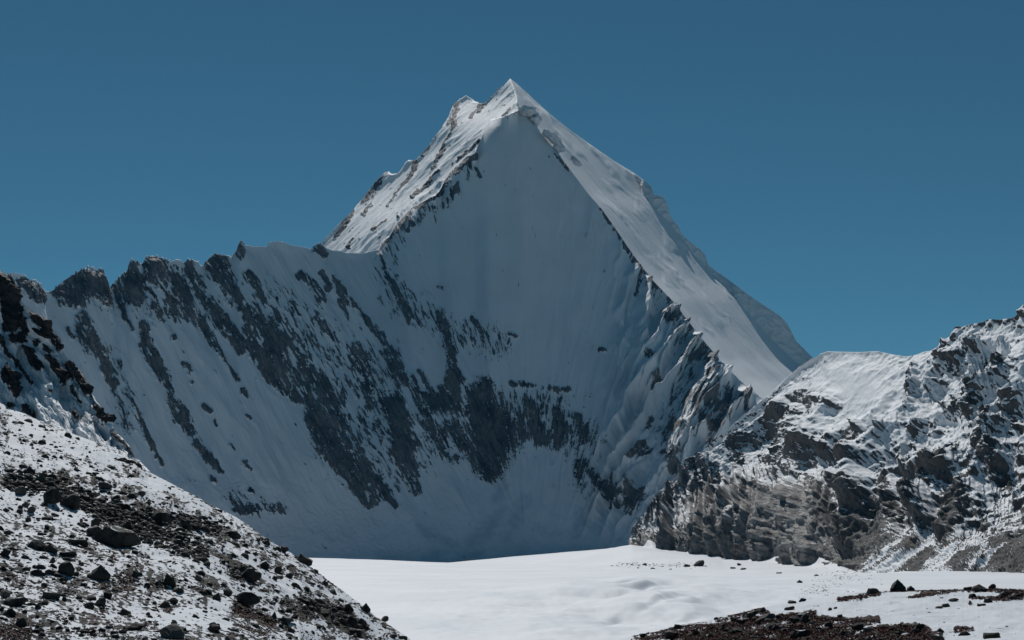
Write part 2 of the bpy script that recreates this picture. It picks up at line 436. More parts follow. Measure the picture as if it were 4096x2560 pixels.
# ---------------------------------------------------------------- rock bands seen on the wall
ROCK_WALL = [
 ('2', [(60, 340, 30), (100, 370, 30)]), ('2', [(150, 350, 28), (190, 400, 40), (240, 430, 38)]), ('2', [(215, 370, 20)]),
 ('2', [(340, 400, 40), (430, 360, 55), (500, 320, 55)]), ('2', [(420, 430, 45), (480, 460, 35)]), ('2', [(530, 290, 30), (520, 400, 40)]), ('2', [(595, 300, 36), (610, 400, 42), (630, 470, 26)]),
 ('2', [(800, 250, 36), (795, 330, 60), (820, 420, 50), (830, 470, 25)]), ('2', [(735, 400, 28), (770, 450, 26)]),
 ('2', [(690, 370, 16), (710, 470, 16), (745, 560, 14), (800, 640, 8)]),
 ('2', [(900, 240, 36), (935, 300, 40), (975, 380, 22)]), ('2', [(955, 240, 36), (1050, 290, 45), (1085, 380, 42), (1130, 470, 30), (1120, 560, 22)]),
 ('2', [(1010, 430, 20), (1060, 520, 20), (1130, 590, 10)]),
 ('2', [(1130, 235, 26), (1175, 310, 32), (1215, 400, 26)]), ('2', [(1290, 215, 50), (1330, 300, 48), (1410, 400, 38), (1440, 500, 26)]), ('2', [(1350, 210, 25), (1380, 260, 14)]),
 ('2', [(1455, 115, 22), (1450, 180, 22)]), ('2', [(1495, 310, 26), (1550, 375, 24), (1605, 470, 12)]),
 ('2', [(1090, 400, 26), (1150, 520, 32), (1210, 590, 28), (1245, 650, 24), (1310, 740, 24), (1370, 840, 10), (1440, 940, 12)]),
 ('2', [(1250, 480, 30), (1320, 570, 32), (1395, 660, 36), (1455, 760, 24)]), ('2', [(1220, 430, 20), (1280, 520, 20)]),
 ('2', [(1490, 520, 30), (1550, 600, 45), (1630, 700, 50), (1690, 800, 45), (1720, 900, 35)]),
 ('2', [(1490, 640, 26), (1550, 760, 46), (1630, 880, 42), (1710, 980, 26), (1790, 1050, 24)]),
 ('2', [(1640, 560, 24), (1690, 680, 26), (1725, 830, 28)]),
 ('2', [(1870, 900, 38), (1950, 980, 46), (2020, 1070, 34), (1930, 1080, 34)]), ('2', [(1790, 900, 26), (1770, 1000, 32), (1860, 1080, 20), (1910, 1180, 40), (1940, 1300, 44), (2000, 1420, 40)]),
 ('2', [(2050, 1190, 42), (2070, 1250, 22)]), ('2', [(2110, 1320, 20), (2180, 1450, 28)]),
 ('2', [(490, 550, 22), (510, 620, 30), (555, 720, 28), (620, 810, 14), (645, 900, 28), (690, 985, 16)]),
 ('2', [(866, 600, 22), (876, 720, 32), (930, 820, 32), (985, 920, 34), (1035, 1000, 14), (1055, 1090, 36), (1120, 1180, 40), (1165, 1250, 26)]), ('2', [(1190, 1320, 26), (1230, 1360, 20), (1290, 1430, 26), (1345, 1490, 12)]),
 ('2', [(935, 490, 14), (985, 575, 14)]), ('2', [(1040, 690, 12)]), ('2', [(1110, 840, 14), (1150, 890, 12)]), ('2', [(1160, 950, 8)]), ('2', [(1240, 1090, 14), (1275, 1130, 10)]), ('2', [(1300, 1180, 8), (1315, 1205, 6)]),
 ('2', [(410, 620, 7), (440, 690, 8)]), ('2', [(1820, 300, 18), (1880, 350, 22), (1940, 450, 22)]), ('2', [(1935, 290, 12), (1980, 390, 14)]),
 ('2', [(2010, 330, 13), (2055, 410, 22), (2070, 500, 18), (2100, 575, 8)]), ('2', [(2100, 470, 16), (2190, 560, 18), (2290, 660, 24), (2330, 720, 18)]),
 ('2', [(2120, 750, 22), (2190, 840, 26), (2250, 960, 20)]), ('2', [(2360, 780, 40), (2400, 900, 40)]),
 ('2', [(1925, 140, 30), (1960, 180, 18)]), ('2', [(1940, 600, 16), (2010, 700, 10)]),
 ('2', [(850, 1190, 10), (890, 1290, 14), (930, 1360, 8), (980, 1450, 10)]), ('2', [(1460, 990, 10), (1500, 1040, 8)]), ('2', [(1490, 1150, 8), (1515, 1170, 6)]),
 ('2', [(1700, 640, 14), (1800, 780, 18), (1870, 860, 22)]), ('2', [(1780, 660, 10), (1810, 710, 10)]), ('2', [(1400, 1330, 8), (1420, 1360, 6)]), ('2', [(1480, 1440, 12), (1520, 1480, 8)]),
 ('3', [(690, 190, 10), (740, 300, 18), (760, 380, 22), (770, 470, 22), (780, 540, 36), (730, 600, 36)]), ('3', [(640, 620, 26), (700, 650, 40), (760, 640, 44)]),
 ('3', [(930, 550, 34), (910, 640, 70), (940, 720, 95), (965, 820, 105), (955, 910, 85), (960, 980, 45)]), ('3', [(1030, 700, 26), (1070, 850, 28)]),
 ('3', [(770, 760, 40), (830, 850, 36)]), ('3', [(450, 400, 28), (490, 480, 32), (520, 540, 28)]), ('3', [(465, 640, 44), (495, 750, 50), (525, 880, 44), (560, 1000, 34), (590, 1090, 18)]),
 ('3', [(270, 370, 22), (320, 420, 22), (350, 460, 12)]), ('3', [(30, 460, 32), (100, 560, 32), (160, 640, 20)]),
 ('3', [(10, 560, 22), (60, 640, 26), (80, 730, 46), (130, 820, 46), (200, 930, 52), (270, 1050, 38), (340, 1160, 18)]),
 ('3', [(170, 720, 40), (220, 770, 24)]), ('3', [(250, 860, 36), (310, 980, 40), (350, 1080, 30), (385, 1150, 14)]), ('3', [(350, 1000, 20), (420, 1090, 30), (480, 1170, 14)]),
 ('3', [(330, 560, 22), (360, 650, 22)]), ('3', [(640, 760, 26), (700, 830, 26), (740, 900, 16)]), ('3', [(780, 930, 20)]), ('3', [(560, 520, 14), (590, 640, 18), (640, 700, 20)]),
 ('3', [(1150, 650, 26), (1180, 740, 42), (1215, 810, 40)]), ('3', [(1110, 700, 18), (1125, 810, 26)]), ('3', [(1070, 550, 14), (1180, 560, 8)]),
 ('3', [(1290, 690, 20), (1320, 780, 42), (1290, 850, 26)]), ('3', [(1395, 720, 22), (1430, 820, 28), (1440, 780, 20)]), ('3', [(1260, 570, 12), (1350, 580, 10)]), ('3', [(1310, 620, 10), (1290, 670, 14)]),
 ('3', [(1420, 960, 32), (1405, 1010, 20)]), ('3', [(1470, 1000, 18), (1480, 1040, 16)]), ('3', [(1520, 1060, 26), (1595, 1110, 40), (1580, 1150, 26)]), ('3', [(1690, 1120, 46), (1675, 1180, 32)]),
 ('3', [(1640, 1050, 16)]), ('3', [(860, 210, 7), (905, 265, 14), (950, 320, 8)]), ('3', [(490, 100, 12), (540, 190, 13), (550, 250, 6)]), ('3', [(1510, 370, 9), (1540, 372, 5)]), ('3', [(600, 480, 10), (650, 570, 14)]),
 ('3', [(1050, 295, 5), (1090, 310, 6)]),   
 ('4', [(470, 740, 26)]), ('4', [(478, 620, 16), (540, 690, 22), (600, 765, 16)]), ('4', [(130, 170, 7), (200, 270, 10), (260, 370, 12), (330, 470, 13), (440, 580, 10)]), ('4', [(330, 530, 10), (310, 600, 6)]),
 ('4', [(370, 930, 18)]), ('4', [(415, 1010, 20), (400, 1040, 12)]), ('4', [(600, 900, 22), (660, 870, 26), (690, 900, 20)]), ('4', [(660, 1030, 16), (690, 990, 12)]),
 ('4', [(690, 1140, 34), (610, 1170, 18), (740, 1150, 26)]), ('4', [(790, 1130, 28), (790, 1060, 20)]), ('4', [(490, 1220, 26), (535, 1280, 18)]), ('4', [(380, 1200, 10), (360, 1260, 8)]),
 ('4', [(340, 1360, 26), (290, 1430, 12)]), ('4', [(490, 1410, 36)]), ('4', [(430, 1370, 16)]), ('4', [(680, 1370, 20)]), ('4', [(640, 1250, 20), (760, 1230, 20)]), ('4', [(840, 1120, 18), (900, 1170, 16)]), ('4', [(520, 1490, 30)]),
 ('1', [(1100, 610, 26), (1040, 680, 20), (960, 735, 24), (920, 820, 16), (870, 865, 12), (740, 930, 12), (690, 990, 20), (620, 1060, 26), (560, 1140, 16), (500, 1200, 12)]),
 ('1', [(1640, 590, 8), (1720, 690, 9)]),  ('1', [(730, 1040, 14), (690, 1090, 12)]), ('1', [(520, 1250, 12), (570, 1380, 14), (620, 1470, 16)]), ('1', [(900, 1450, 14)]), ('1', [(1130, 680, 12), (1160, 740, 9)]), ('1', [(1020, 780, 10), (980, 860, 9)]),
]
FLECK_WALL = [('2', [(1650, 500, 260), (2000, 800, 300), (2300, 1200, 330), (2380, 1400, 300)]), ('2', [(450, 400, 130), (900, 450, 200), (1250, 500, 230)]), ('2', [(500, 650, 110), (700, 900, 110), (800, 1200, 110)]),
              ('3', [(300, 500, 260), (300, 800, 320), (420, 1000, 180), (700, 750, 260), (1000, 700, 220), (1250, 700, 200), (1450, 850, 150)]), ('3', [(480, 100, 130), (700, 250, 140), (1000, 350, 130)]), ('3', [(1450, 1050, 120), (1650, 1080, 120)]),
              ('4', [(500, 700, 110), (620, 950, 180), (520, 1250, 220), (750, 1150, 140)]), ('1', [(1100, 650, 100), (900, 900, 110), (600, 1100, 110), (560, 1400, 120)]), ('B', [(300, 200, 150), (500, 310, 130), (750, 310, 90)]), ('4', [(350, 520, 70), (420, 600, 60)])]
ROCK_WALL += [('B', [(300, 330, 16), (350, 320, 20)]), ('B', [(395, 310, 22), (400, 350, 22)]), ('B', [(455, 280, 26), (450, 340, 30)]), ('B', [(530, 290, 22), (560, 320, 20)]), ('B', [(630, 320, 20)]), ('B', [(460, 140, 14), (480, 160, 8)]), ('B', [(260, 200, 8), (270, 220, 8)]), ('B', [(120, 40, 26), (140, 60, 18)])]

ICE = [('3', [(1010, 1060, 40), (985, 1180, 60), (950, 1300, 60), (860, 1350, 50)]), ('3', [(420, 1440, 50), (700, 1425, 60), (1000, 1425, 70), (1250, 1425, 50), (1560, 1400, 40)]), ('3', [(1140, 1120, 36), (1090, 1220, 46), (1030, 1320, 50)]), ('3', [(1420, 1200, 30), (1390, 1300, 36)]), ('3', [(620, 1290, 40), (760, 1360, 40)]), ('3', [(1600, 1330, 30)])]
SOLID = [('3', [(930, 560, 40), (910, 640, 85), (940, 720, 120), (965, 820, 125), (955, 910, 105), (960, 990, 55)]), ('3', [(1180, 740, 55), (1215, 810, 55)]), ('3', [(1320, 780, 50)]), ('3', [(1430, 800, 34)]), ('3', [(480, 650, 50), (500, 760, 62), (530, 880, 55)]), ('3', [(700, 640, 50), (770, 600, 60), (780, 500, 40)]), ('3', [(80, 730, 60), (150, 860, 60), (230, 980, 60)]),
         ('3', [(1690, 1130, 56)]), ('3', [(1590, 1120, 46)]), ('2', [(1640, 720, 60), (1700, 850, 50)]), ('2', [(1570, 760, 50), (1660, 900, 50)]), ('2', [(1950, 980, 56)]), ('2', [(820, 360, 80), (760, 420, 40)]), ('2', [(450, 380, 80), (600, 380, 60)]), ('2', [(1300, 260, 70)]), ('2', [(930, 780, 40), (980, 900, 40)]), ('2', [(1100, 1150, 44)])]
def wall_depth(px, py, top, d0):
    """distance of the shaded wall at each grid point; px (ni,1), py (ni,nj)"""
    p0 = top
    p1, d1 = np.interp(px, midc[:, 0], midc[:, 1]), np.interp(px, midc[:, 0], midc[:, 2])
    p2, d2 = np.interp(px, lowc[:, 0], lowc[:, 1]), np.interp(px, lowc[:, 0], lowc[:, 2])
    p3, d3 = np.interp(px, bas[:, 0], bas[:, 1]), np.interp(px, bas[:, 0], bas[:, 2])
    p1 = np.maximum(p1, p0 + 4); p2 = np.maximum(p2, p1 + 4); p3 = np.maximum(p3, p2 + 4)
    D = np.where(py < p1, d0 + (d1 - d0) * (py - p0) / (p1 - p0),
                 np.where(py < p2, d1 + (d2 - d1) * (py - p1) / (p2 - p1), d2 + (d3 - d2) * (py - p2) / (p3 - p2)))
    return D, p3

KN = np.array([(-400, .45), (200, .46), (600, .5), (1200, .58), (1600, .45), (1900, .2), (2100, 0.), (2400, -.15), (2700, -.4), (3000, -.6), (3600, -.7)])
def fall_q(px, py):
    X = px * 4; Y = py * 4 - 1000
    q = X - 0.4 * Y * np.interp(X, KN[:, 0], KN[:, 1])
    for _ in range(25):
        q = 0.5 * q + 0.5 * (X - Y * np.interp(q, KN[:, 0], KN[:, 1]))
    return q

KW, KE = 13.0, 28.0
_yy = np.arange(0, 480, 0.5)
def _ext(line, slope):
    """edge line carried on past the shoulder up to the height of the summit, softened"""
    y = np.concatenate([[0.0], line[:, 1]]); x = np.concatenate([[line[0, 0] + slope * line[0, 1]], line[:, 0]])
    return np.interp(_yy, y, x)
_xw = blur(_ext(np.concatenate([wedge_raw[::-1], O([(880, 620), (850, 680)])]), 0.75)[:, None], 1200, 0)[:, 0]
_xe = blur(_ext(eedge_raw, -0.8)[:, None], 60, 0)[:, 0]
def D_w(px, py):
    xs = np.interp(py, _yy, _xw)
    return D_crest(np.minimum(xs, PS)) + KW * (xs - px)
def D_e(px, py):
    xs = np.interp(py, _yy, _xe)
    return D_crest(np.maximum(xs, PS)) + KE * (px - xs)
def D_edge(px, py):
    """distance of the crest itself: on the left shoulder it lies on the plane of the sunlit flank"""
    on = np.clip((px - PJ) / 4, 0, 1) * np.clip((PS - px) / 6, 0, 1)
    return D_crest(px) * (1 - on) + on * D_w(px, py)

def wall_block():
    nj = 380
    x = np.concatenate([np.linspace(-430, -26, 120)[:-1], np.linspace(-26, PJ, 540)[:-1], np.linspace(PJ, 820, 590)])[:, None]
    icut = 119 + 539
    top = np.interp(x, crest[:, 0], crest[:, 1])
    base_row = np.interp(x, bas[:, 0], bas[:, 1]) + 6
    t = np.linspace(0, 1, nj)[None, :]
    py = top + (base_row - top) * t
    px = x + 0 * t
    topS = np.interp(x, blur_x, crest_s)
    de = D_edge(x[:, 0], top[:, 0])
    # the sheet is laid out under the smoothed crest, then read off at the true rows
    pyS = topS + (base_row - topS) * t
    DS, _ = wall_depth(px, pyS, topS + 0 * px, blur(de[:, None], 400, 0))
    DS = gauss(blur(DS, 60, 1), 40, 0)
    D = np.empty_like(DS)
    for i in range(len(x)):
        D[i] = np.interp(py[i], pyS[i], DS[i])
        m = py[i] < pyS[i, 0]
        D[i, m] = DS[i, 0] + (py[i, m] - pyS[i, 0]) * (DS[i, 8] - DS[i, 0]) / (pyS[i, 8] - pyS[i, 0])
    D += (de[:, None] - D[:, :1]) * np.exp(-(py - top) / 7.0)      # meets the crest exactly, eases into the sheet below
    q = fall_q(px, py)
    Y = py * 4
    P = unproj(px, py, D)
    Nn = grid_normals(P)
    # warped strokes
    wx = 1.6 * fbm2(px / 7, py / 7, 3, 20); wy = 1.6 * fbm2(px / 7, py / 7, 3, 24)
    R = strokes(px + wx, py + wy, ROCK_WALL)
    FL = np.clip(strokes(px, py, FLECK_WALL) * 1.6, 0, 1)
    st = fbm2(q / 26, Y / 110, 4, 30, 0.6)
    st2 = fbm2(q / 9, Y / 46, 3, 36, 0.6)
    st3 = fbm2(q / 4.5, Y / 28, 3, 37, 0.6)
    ledge = fbm2(px / 9 + .3 * st, py / 1.6, 3, 39, 0.6) * sstep(300, 380, py)
    vein = np.clip(ridged2(q / 17 + .5 * fbm2(px / 6, py / 9, 2, 33), Y / 120, 2, 34) - .6, 0, 1) * 2.2
    rock = -1.1 * vein + np.clip(R * 0.72, -0.85, 0.24) + 0.72 * st + 0.62 * st2 + 0.6 * st3 - 0.4 * ledge + 0.34 - 0.5 * (1 - FL) * sstep(-.2, -.9, R)
    rock = np.maximum(rock, -1.14 + 1.0 * FL + 0.9 * st + 1.0 * st2 + 0.8 * st3)
    rock += 0.6 * np.clip(strokes(px + wx, py + wy, SOLID), 0, 0.7)
    rock -= 0.12
    top_px = (py - top)
    rm = np.clip(rock * 2 + .5, 0, 1)
    # relief
    tame = np.exp(-(((px - 505) / 75) ** 2 + ((py - 250) / 120) ** 2))           # the smooth sheet under the summit
    apron = sstep(15, 110, base_row - 6 - py) * 0.9 + 0.1
    right = sstep(600, 640, px + (py - 300) * 0.15) * (1 - sstep(500, 545, py))
    amp = (1 - 0.78 * tame) * apron
    h = amp * (11 * fbm2(q / 170, Y / 500, 3, 40) + 2.5 * (ridged2(q / 60 + .4 * fbm2(px / 40, py / 40, 2, 43), Y / 300, 3, 44) - .4) + 0.9 * fbm2(q / 12, Y / 160, 2, 50))
    h += right * (60 * (ridged2(q / 130 + .35 * fbm2(px / 22, py / 30, 3, 53) * .6, Y / 700 + 3, 4, 54, 0.42) - .35) + 3 * fbm2(px / 5, py / 8, 4, 57))
    h += rm * (4 + 5 * fbm2(q / 18, Y / 60, 4, 60) + 2 * fbm2(px / 2.2, py / 4.0, 3, 66) + 7 * (ridged2(q / 22, Y / 150, 3, 68) - .4))
    edge = sstep(0, 9, top_px)
    h = h * edge
    P = P + Nn * h[..., None]
    uv = np.stack([q / 7.0, Y / 48.0], -1)
    pale = np.clip(0.5 + fbm2(q / 80, Y / 120, 2, 70), 0, 1)
    rock[:, -1] = -1
    # old smooth ice between the paler heaps of avalanche snow at the foot
    foot = sstep(150, 20, base_row - 6 - py)
    IC = strokes(px + 5 * fbm2(px / 16, py / 10, 4, 72), py + 4 * fbm2(px / 16, py / 10, 4, 76), ICE)
    ice = np.clip(1.1 * (IC + 0.15) + 0.25 * fbm2(px / 9, py / 5, 3, 78), 0, 1) * sstep(-0.6, -0.2, -rock - 0.4)
    heap = fbm2(px / 26 - py / 60, py / 22, 4, 74, 0.55)
    P[..., 2] += foot * sstep(0, 14, base_row - 6 - py) * (5 * heap + 1.6 * fbm2(px / 4, py / 2.5, 3, 77))
    # crest thickness: two rows folding away to the far side
    b1 = back(P[:, :1], 25, None, -16); b2 = back(P[:, :1], 500, -40)
    P = np.concatenate([b2, b1, P], 1)
    pad = lambda a: np.concatenate([a[:, :1], a[:, :1], a], 1)
    rock, pale, uv, ice = pad(rock), pad(pale), pad(uv), pad(ice)
    A, B = slice(0, icut + 1), slice(icut, None)
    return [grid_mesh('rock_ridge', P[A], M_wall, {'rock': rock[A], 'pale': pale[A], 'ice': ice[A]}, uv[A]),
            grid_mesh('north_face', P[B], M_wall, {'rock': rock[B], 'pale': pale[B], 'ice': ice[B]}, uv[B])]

blur_x = np.arange(-440, 840, 1.0)
crest_s = blur(np.interp(blur_x, crest[:, 0], crest[:, 1])[:, None], 20, 0)[:, 0]

peak = empty('mountain_peak', (0, 4300, 0)); peak['kind'] = 'structure'
bpy.context.view_layer.update()
def adopt(o, p):
    o.parent = p; o.matrix_parent_inverse = p.matrix_world.inverted(); return o
for o in wall_block(): adopt(o, peak)

# upper flanks: sunlit left flank, right snow slope and its ice cliff
FLANK_ROCK = [('1', [(1000, 265, 20), (990, 350, 22), (960, 400, 10)]), ('1', [(905, 415, 12), (830, 520, 13), (780, 590, 10)]), ('1', [(1300, 150, 12), (1210, 225, 14), (1150, 290, 13), (1090, 345, 10)]),
              ('1', [(1360, 300, 12), (1310, 340, 12)]), ('1', [(1000, 400, 18), (960, 480, 10), (910, 590, 12), (850, 680, 10)]), ('1', [(740, 640, 16), (680, 750, 22), (610, 850, 20), (560, 920, 10)]),
              ('1', [(560, 715, 14), (470, 820, 26), (380, 890, 22)]), ('1', [(450, 900, 12), (400, 970, 10)]), ('1', [(340, 950, 10), (260, 1060, 20), (210, 1130, 12)]), ('1', [(1160, 500, 8), (1100, 560, 8), (1010, 640, 8)]), ('1', [(900, 700, 8), (820, 790, 8), (730, 880, 8)]), ('1', [(560, 1010, 8), (480, 1090, 10)]), ('1', [(300, 1180, 14), (330, 1120, 8)]), ('1', [(640, 1000, 8)])]
def inv_edge(pl, py):
    o = np.argsort(pl[:, 1])
    return np.interp(py, pl[o, 1], pl[o, 0])
def flank_block():
    x0, x1 = O([(748, 0)])[0, 0], 826.0
    step = 0.6
    x = np.linspace(x0, x1, int((x1 - x0) / step) + 1)[:, None]
    top = np.interp(x, skyl[:, 0], skyl[:, 1])
    bot = np.interp(x, crest[:, 0], crest[:, 1]) + np.where(x < PJ, 5.0, 0.0)
    top = np.minimum(top, bot - 0.5)
    nj = 190
    t = np.linspace(0, 1, nj)[None, :]
    py = top + (bot - top) * t; px = x + 0 * t
    XE = np.interp(py, _yy, _xe)
    # ice cliff rows keep the slope distance of the line at its foot
    yi = np.interp(px, iceline[:, 0], iceline[:, 1], left=-1, right=999)
    cliff = (px > iceline[0, 0]) & (py < yi)
    pyE = np.where(cliff, yi, py)
    dw, de = D_w(px, py), D_e(px, pyE)
    left = np.where(py < spine[-1, 1], dw > de, px < (np.interp(py, _yy, _xw) + XE) / 2)
    D = np.where(left, dw, de)
    D += np.where(cliff, (yi - py) * 2.5, 0)
    D = np.where(t > 0.9999, np.where(x < PJ, D, D_edge(x, bot)), D)
    P = unproj(px, py, D)
    Nn = grid_normals(P)
    # coordinate frames: left flank runs down-left, right slope runs down-right
    X, Y = px * 4, py * 4
    aW = 0.71 * X + 0.70 * Y; bW = -0.70 * X + 0.71 * Y
    uE = (px - XE) * 4
    R = strokes(px + 1.2 * fbm2(px / 5, py / 5, 3, 80), py + 1.2 * fbm2(px / 5, py / 5, 3, 84), FLANK_ROCK)
    st = fbm2(aW / 14, bW / 60, 4, 90, 0.6); st2 = fbm2(aW / 6, bW / 26, 3, 94, 0.6)
    rockW = np.maximum(np.clip(R * 1.2, -1, .6) + .7 * st + .6 * st2 - .18, -0.9 + 1.0 * st + 0.9 * st2)
    rock = np.where(left, rockW, -1.2)
    hW = 22 * (ridged2(aW / 80, bW / 620, 4, 100, 0.5) - .4) + 3.5 * fbm2(aW / 13, bW / 150, 3, 106) + 5 * np.clip(rockW + .2, 0, 1)
    hE = (8 * fbm2(uE / 90, Y / 420, 2, 110) + 7.0 * np.clip(fbm2(uE / 46 + .2 * fbm2(X / 60, Y / 60, 2, 113), Y / 130, 2, 114) - .1, 0, 1) * sstep(1700, 1000, Y) + 0.8 * fbm2(uE / 9, Y / 200, 2, 117)) * sstep(0, 40, uE)
    hI = 9 * ridged2(X / 60, Y / 46, 3, 118) + 1.5 * fbm2(X / 9, Y / 9, 3, 122)
    wl = np.where(py < spine[-1, 1], sstep(-45, 45, dw - de), np.where(left, 1.0, 0.0))
    h = wl * hW + (1 - wl) * np.where(cliff, hI, hE)
    h = h * sstep(0, 0.05, t) * sstep(0, 0.06, 1 - t) * sstep(spine[0, 1] - 2, spine[0, 1] + 12, py)
    P = P + Nn * h[..., None]
    uv = np.stack([np.where(left, aW / 5.0, uE / 9.0), np.where(left, bW / 22.0, Y / 60.0)], -1)
    b1 = back(P[:, :1], 40, None, -34)
    b2 = back(P[:, :1], 1500, -40)
    P = np.concatenate([b2, b1, P], 1)
    pad = lambda a: np.concatenate([a[:, :1], a[:, :1], a], 1)
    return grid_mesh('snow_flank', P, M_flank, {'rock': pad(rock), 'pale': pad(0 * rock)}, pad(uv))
adopt(flank_block(), peak)

# ------------------------------------------------------------------ rocky mountainside on the right
rtop_raw = np.concatenate([O([(1472, 1332), (1476, 1310), (1482, 1288), (1500, 1240), (1525, 1205), (1550, 1170), (1585, 1135), (1620, 1100), (1660, 1063), (1700, 1030), (1750, 985), (1805, 942), (1850, 900), (1890, 865), (1920, 845)]),
    np.array([cr('R', *p) for p in [(75, 355), (105, 333), (140, 322), (200, 324), (300, 326), (390, 321), (430, 330), (480, 340), (540, 348), (590, 338), (620, 325), (660, 318), (697, 305), (705, 292), (738, 262), (770, 228), (780, 197), (800, 196), (815, 200),
     (850, 188), (920, 175), (950, 160), (1000, 162), (1060, 156), (1090, 142), (1110, 105), (1129, 80), (1180, 60), (1260, 30), (1400, 90), (1600, 10), (1900, 70), (2400, 0)]])])
RA = np.interp(rtop_raw[:, 0], [624, 640, 700, 780, 812, 905, 960, 1024], [0.5, 1.0, 0.8, 0.5, 0.12, 0.3, 0.9, 0.9])
rtop = jag(rtop_raw, RA, 0.6, 130)
rcD = np.array([(620, 2440), (660, 2500), (700, 2540), (764, 2500), (813, 2250), (860, 2050), (900, 1920), (950, 1800), (1024, 1640), (1060, 1600)])
rbas = np.array([(620, 563, 2420), (680, 563, 2300), (740, 564, 2150), (780, 566, 1980), (815, 573, 1700), (860, 584, 1440), (900, 592, 1300), (960, 600, 1160), (1060, 606, 1040)])
ROCK_SIDE = [('9', [(230, 1250, 70), (200, 1360, 50)]), ('9', [(300, 1300, 90), (450, 1320, 85), (560, 1290, 85)]), ('9', [(640, 1280, 100), (760, 1250, 110), (800, 1340, 60)]), ('9', [(900, 1310, 90), (1050, 1290, 110), (1200, 1250, 100), (1290, 1200, 90)]),
    ('9', [(330, 1050, 55), (420, 1060, 60)]), ('9', [(480, 960, 45), (620, 860, 34), (700, 780, 28)]), ('9', [(620, 1000, 55), (740, 930, 80), (700, 1080, 80), (660, 1180, 60)]), ('9', [(900, 1020, 80), (1080, 1020, 80), (1130, 1120, 90)]),
    ('9', [(900, 800, 60), (880, 680, 50), (1000, 640, 34)]), ('9', [(1160, 500, 46), (1160, 700, 22), (1155, 850, 20)]), ('9', [(1250, 450, 36), (1190, 470, 30)]), ('9', [(1100, 800, 40), (1040, 760, 30)]), ('9', [(1240, 1000, 70), (1350, 1080, 70)]),
    ('R', [(90, 560, 24), (190, 590, 26)]), ('R', [(280, 680, 24), (340, 740, 14)]), ('R', [(440, 730, 24)]), ('R', [(590, 400, 16), (580, 480, 26), (560, 600, 24)]), ('R', [(770, 225, 22), (735, 290, 24), (715, 345, 20)]), ('R', [(800, 330, 18), (740, 350, 18)]),
    ('R', [(770, 540, 30), (820, 600, 34), (750, 600, 22)]), ('R', [(960, 440, 24), (910, 560, 36), (870, 665, 22)]), ('R', [(1040, 440, 40), (1080, 400, 28)]), ('R', [(990, 740, 42), (1100, 700, 42)]), ('R', [(560, 780, 22), (670, 860, 26)]), ('R', [(540, 860, 24), (530, 930, 22)]),
    ('R', [(690, 985, 46), (760, 900, 44)]), ('R', [(620, 1100, 38), (600, 1160, 26)]), ('R', [(800, 1040, 62), (740, 1170, 60), (715, 1270, 26)]), ('R', [(300, 1050, 56), (400, 1150, 75), (220, 1240, 80), (350, 1290, 50)]), ('R', [(100, 1100, 80), (40, 980, 50)]), ('R', [(450, 1050, 56), (470, 1140, 50)]),
    ('R', [(990, 1270, 48), (1120, 1230, 56)]), ('R', [(1000, 1420, 100), (1129, 1360, 90), (900, 1480, 60)]), ('R', [(1110, 120, 24)]), ('R', [(140, 820, 30), (60, 780, 30)]), ('R', [(320, 880, 40), (240, 900, 30)]), ('R', [(980, 850, 50), (1000, 930, 40)]), ('R', [(800, 850, 30)]),
    ('R', [(560, 1400, 40), (640, 1340, 40)]), ('R', [(780, 1400, 40), (860, 1320, 36)]), ('R', [(240, 1370, 60), (130, 1390, 40)]), ('R', [(400, 1290, 40), (580, 1290, 26)])]
SNOW_SIDE = [('R', [(180, 380, 60), (330, 380, 50)]), ('R', [(130, 460, 60), (300, 500, 60), (330, 620, 70), (380, 740, 26)]), ('R', [(430, 450, 60), (470, 560, 40)]), ('R', [(690, 500, 36), (600, 560, 20)]), ('R', [(720, 660, 50), (780, 690, 50), (720, 850, 18)]), ('R', [(600, 960, 26), (640, 880, 26)]), ('R', [(540, 1060, 18), (585, 1130, 12), (600, 1240, 10)]),
    ('R', [(510, 1250, 12), (400, 1370, 12), (280, 1440, 12)]), ('R', [(660, 1270, 18), (480, 1380, 14), (330, 1455, 14)]), ('R', [(910, 1220, 14), (740, 1370, 12), (600, 1460, 14)]), ('R', [(1040, 1290, 8), (900, 1400, 8)]), ('R', [(950, 300, 50), (1080, 230, 40), (1000, 380, 40)]), ('R', [(1050, 500, 24)]), ('R', [(100, 870, 30)]), ('R', [(230, 920, 16)]), ('R', [(480, 900, 28), (450, 850, 22)]),
    ('9', [(480, 1200, 22), (540, 1120, 18)]), ('9', [(430, 1220, 18)]), ('9', [(960, 700, 20)]), ('9', [(870, 1180, 16), (960, 1220, 12)]), ('9', [(1060, 1190, 16)]), ('9', [(1360, 140, 70), (1200, 290, 26), (1060, 440, 24), (900, 600, 14)]), ('9', [(760, 640, 20), (620, 790, 8), (480, 880, 10), (360, 990, 14)]), ('9', [(1200, 880, 24), (1240, 900, 16)]), ('R', [(60, 650, 34), (160, 640, 20)])]
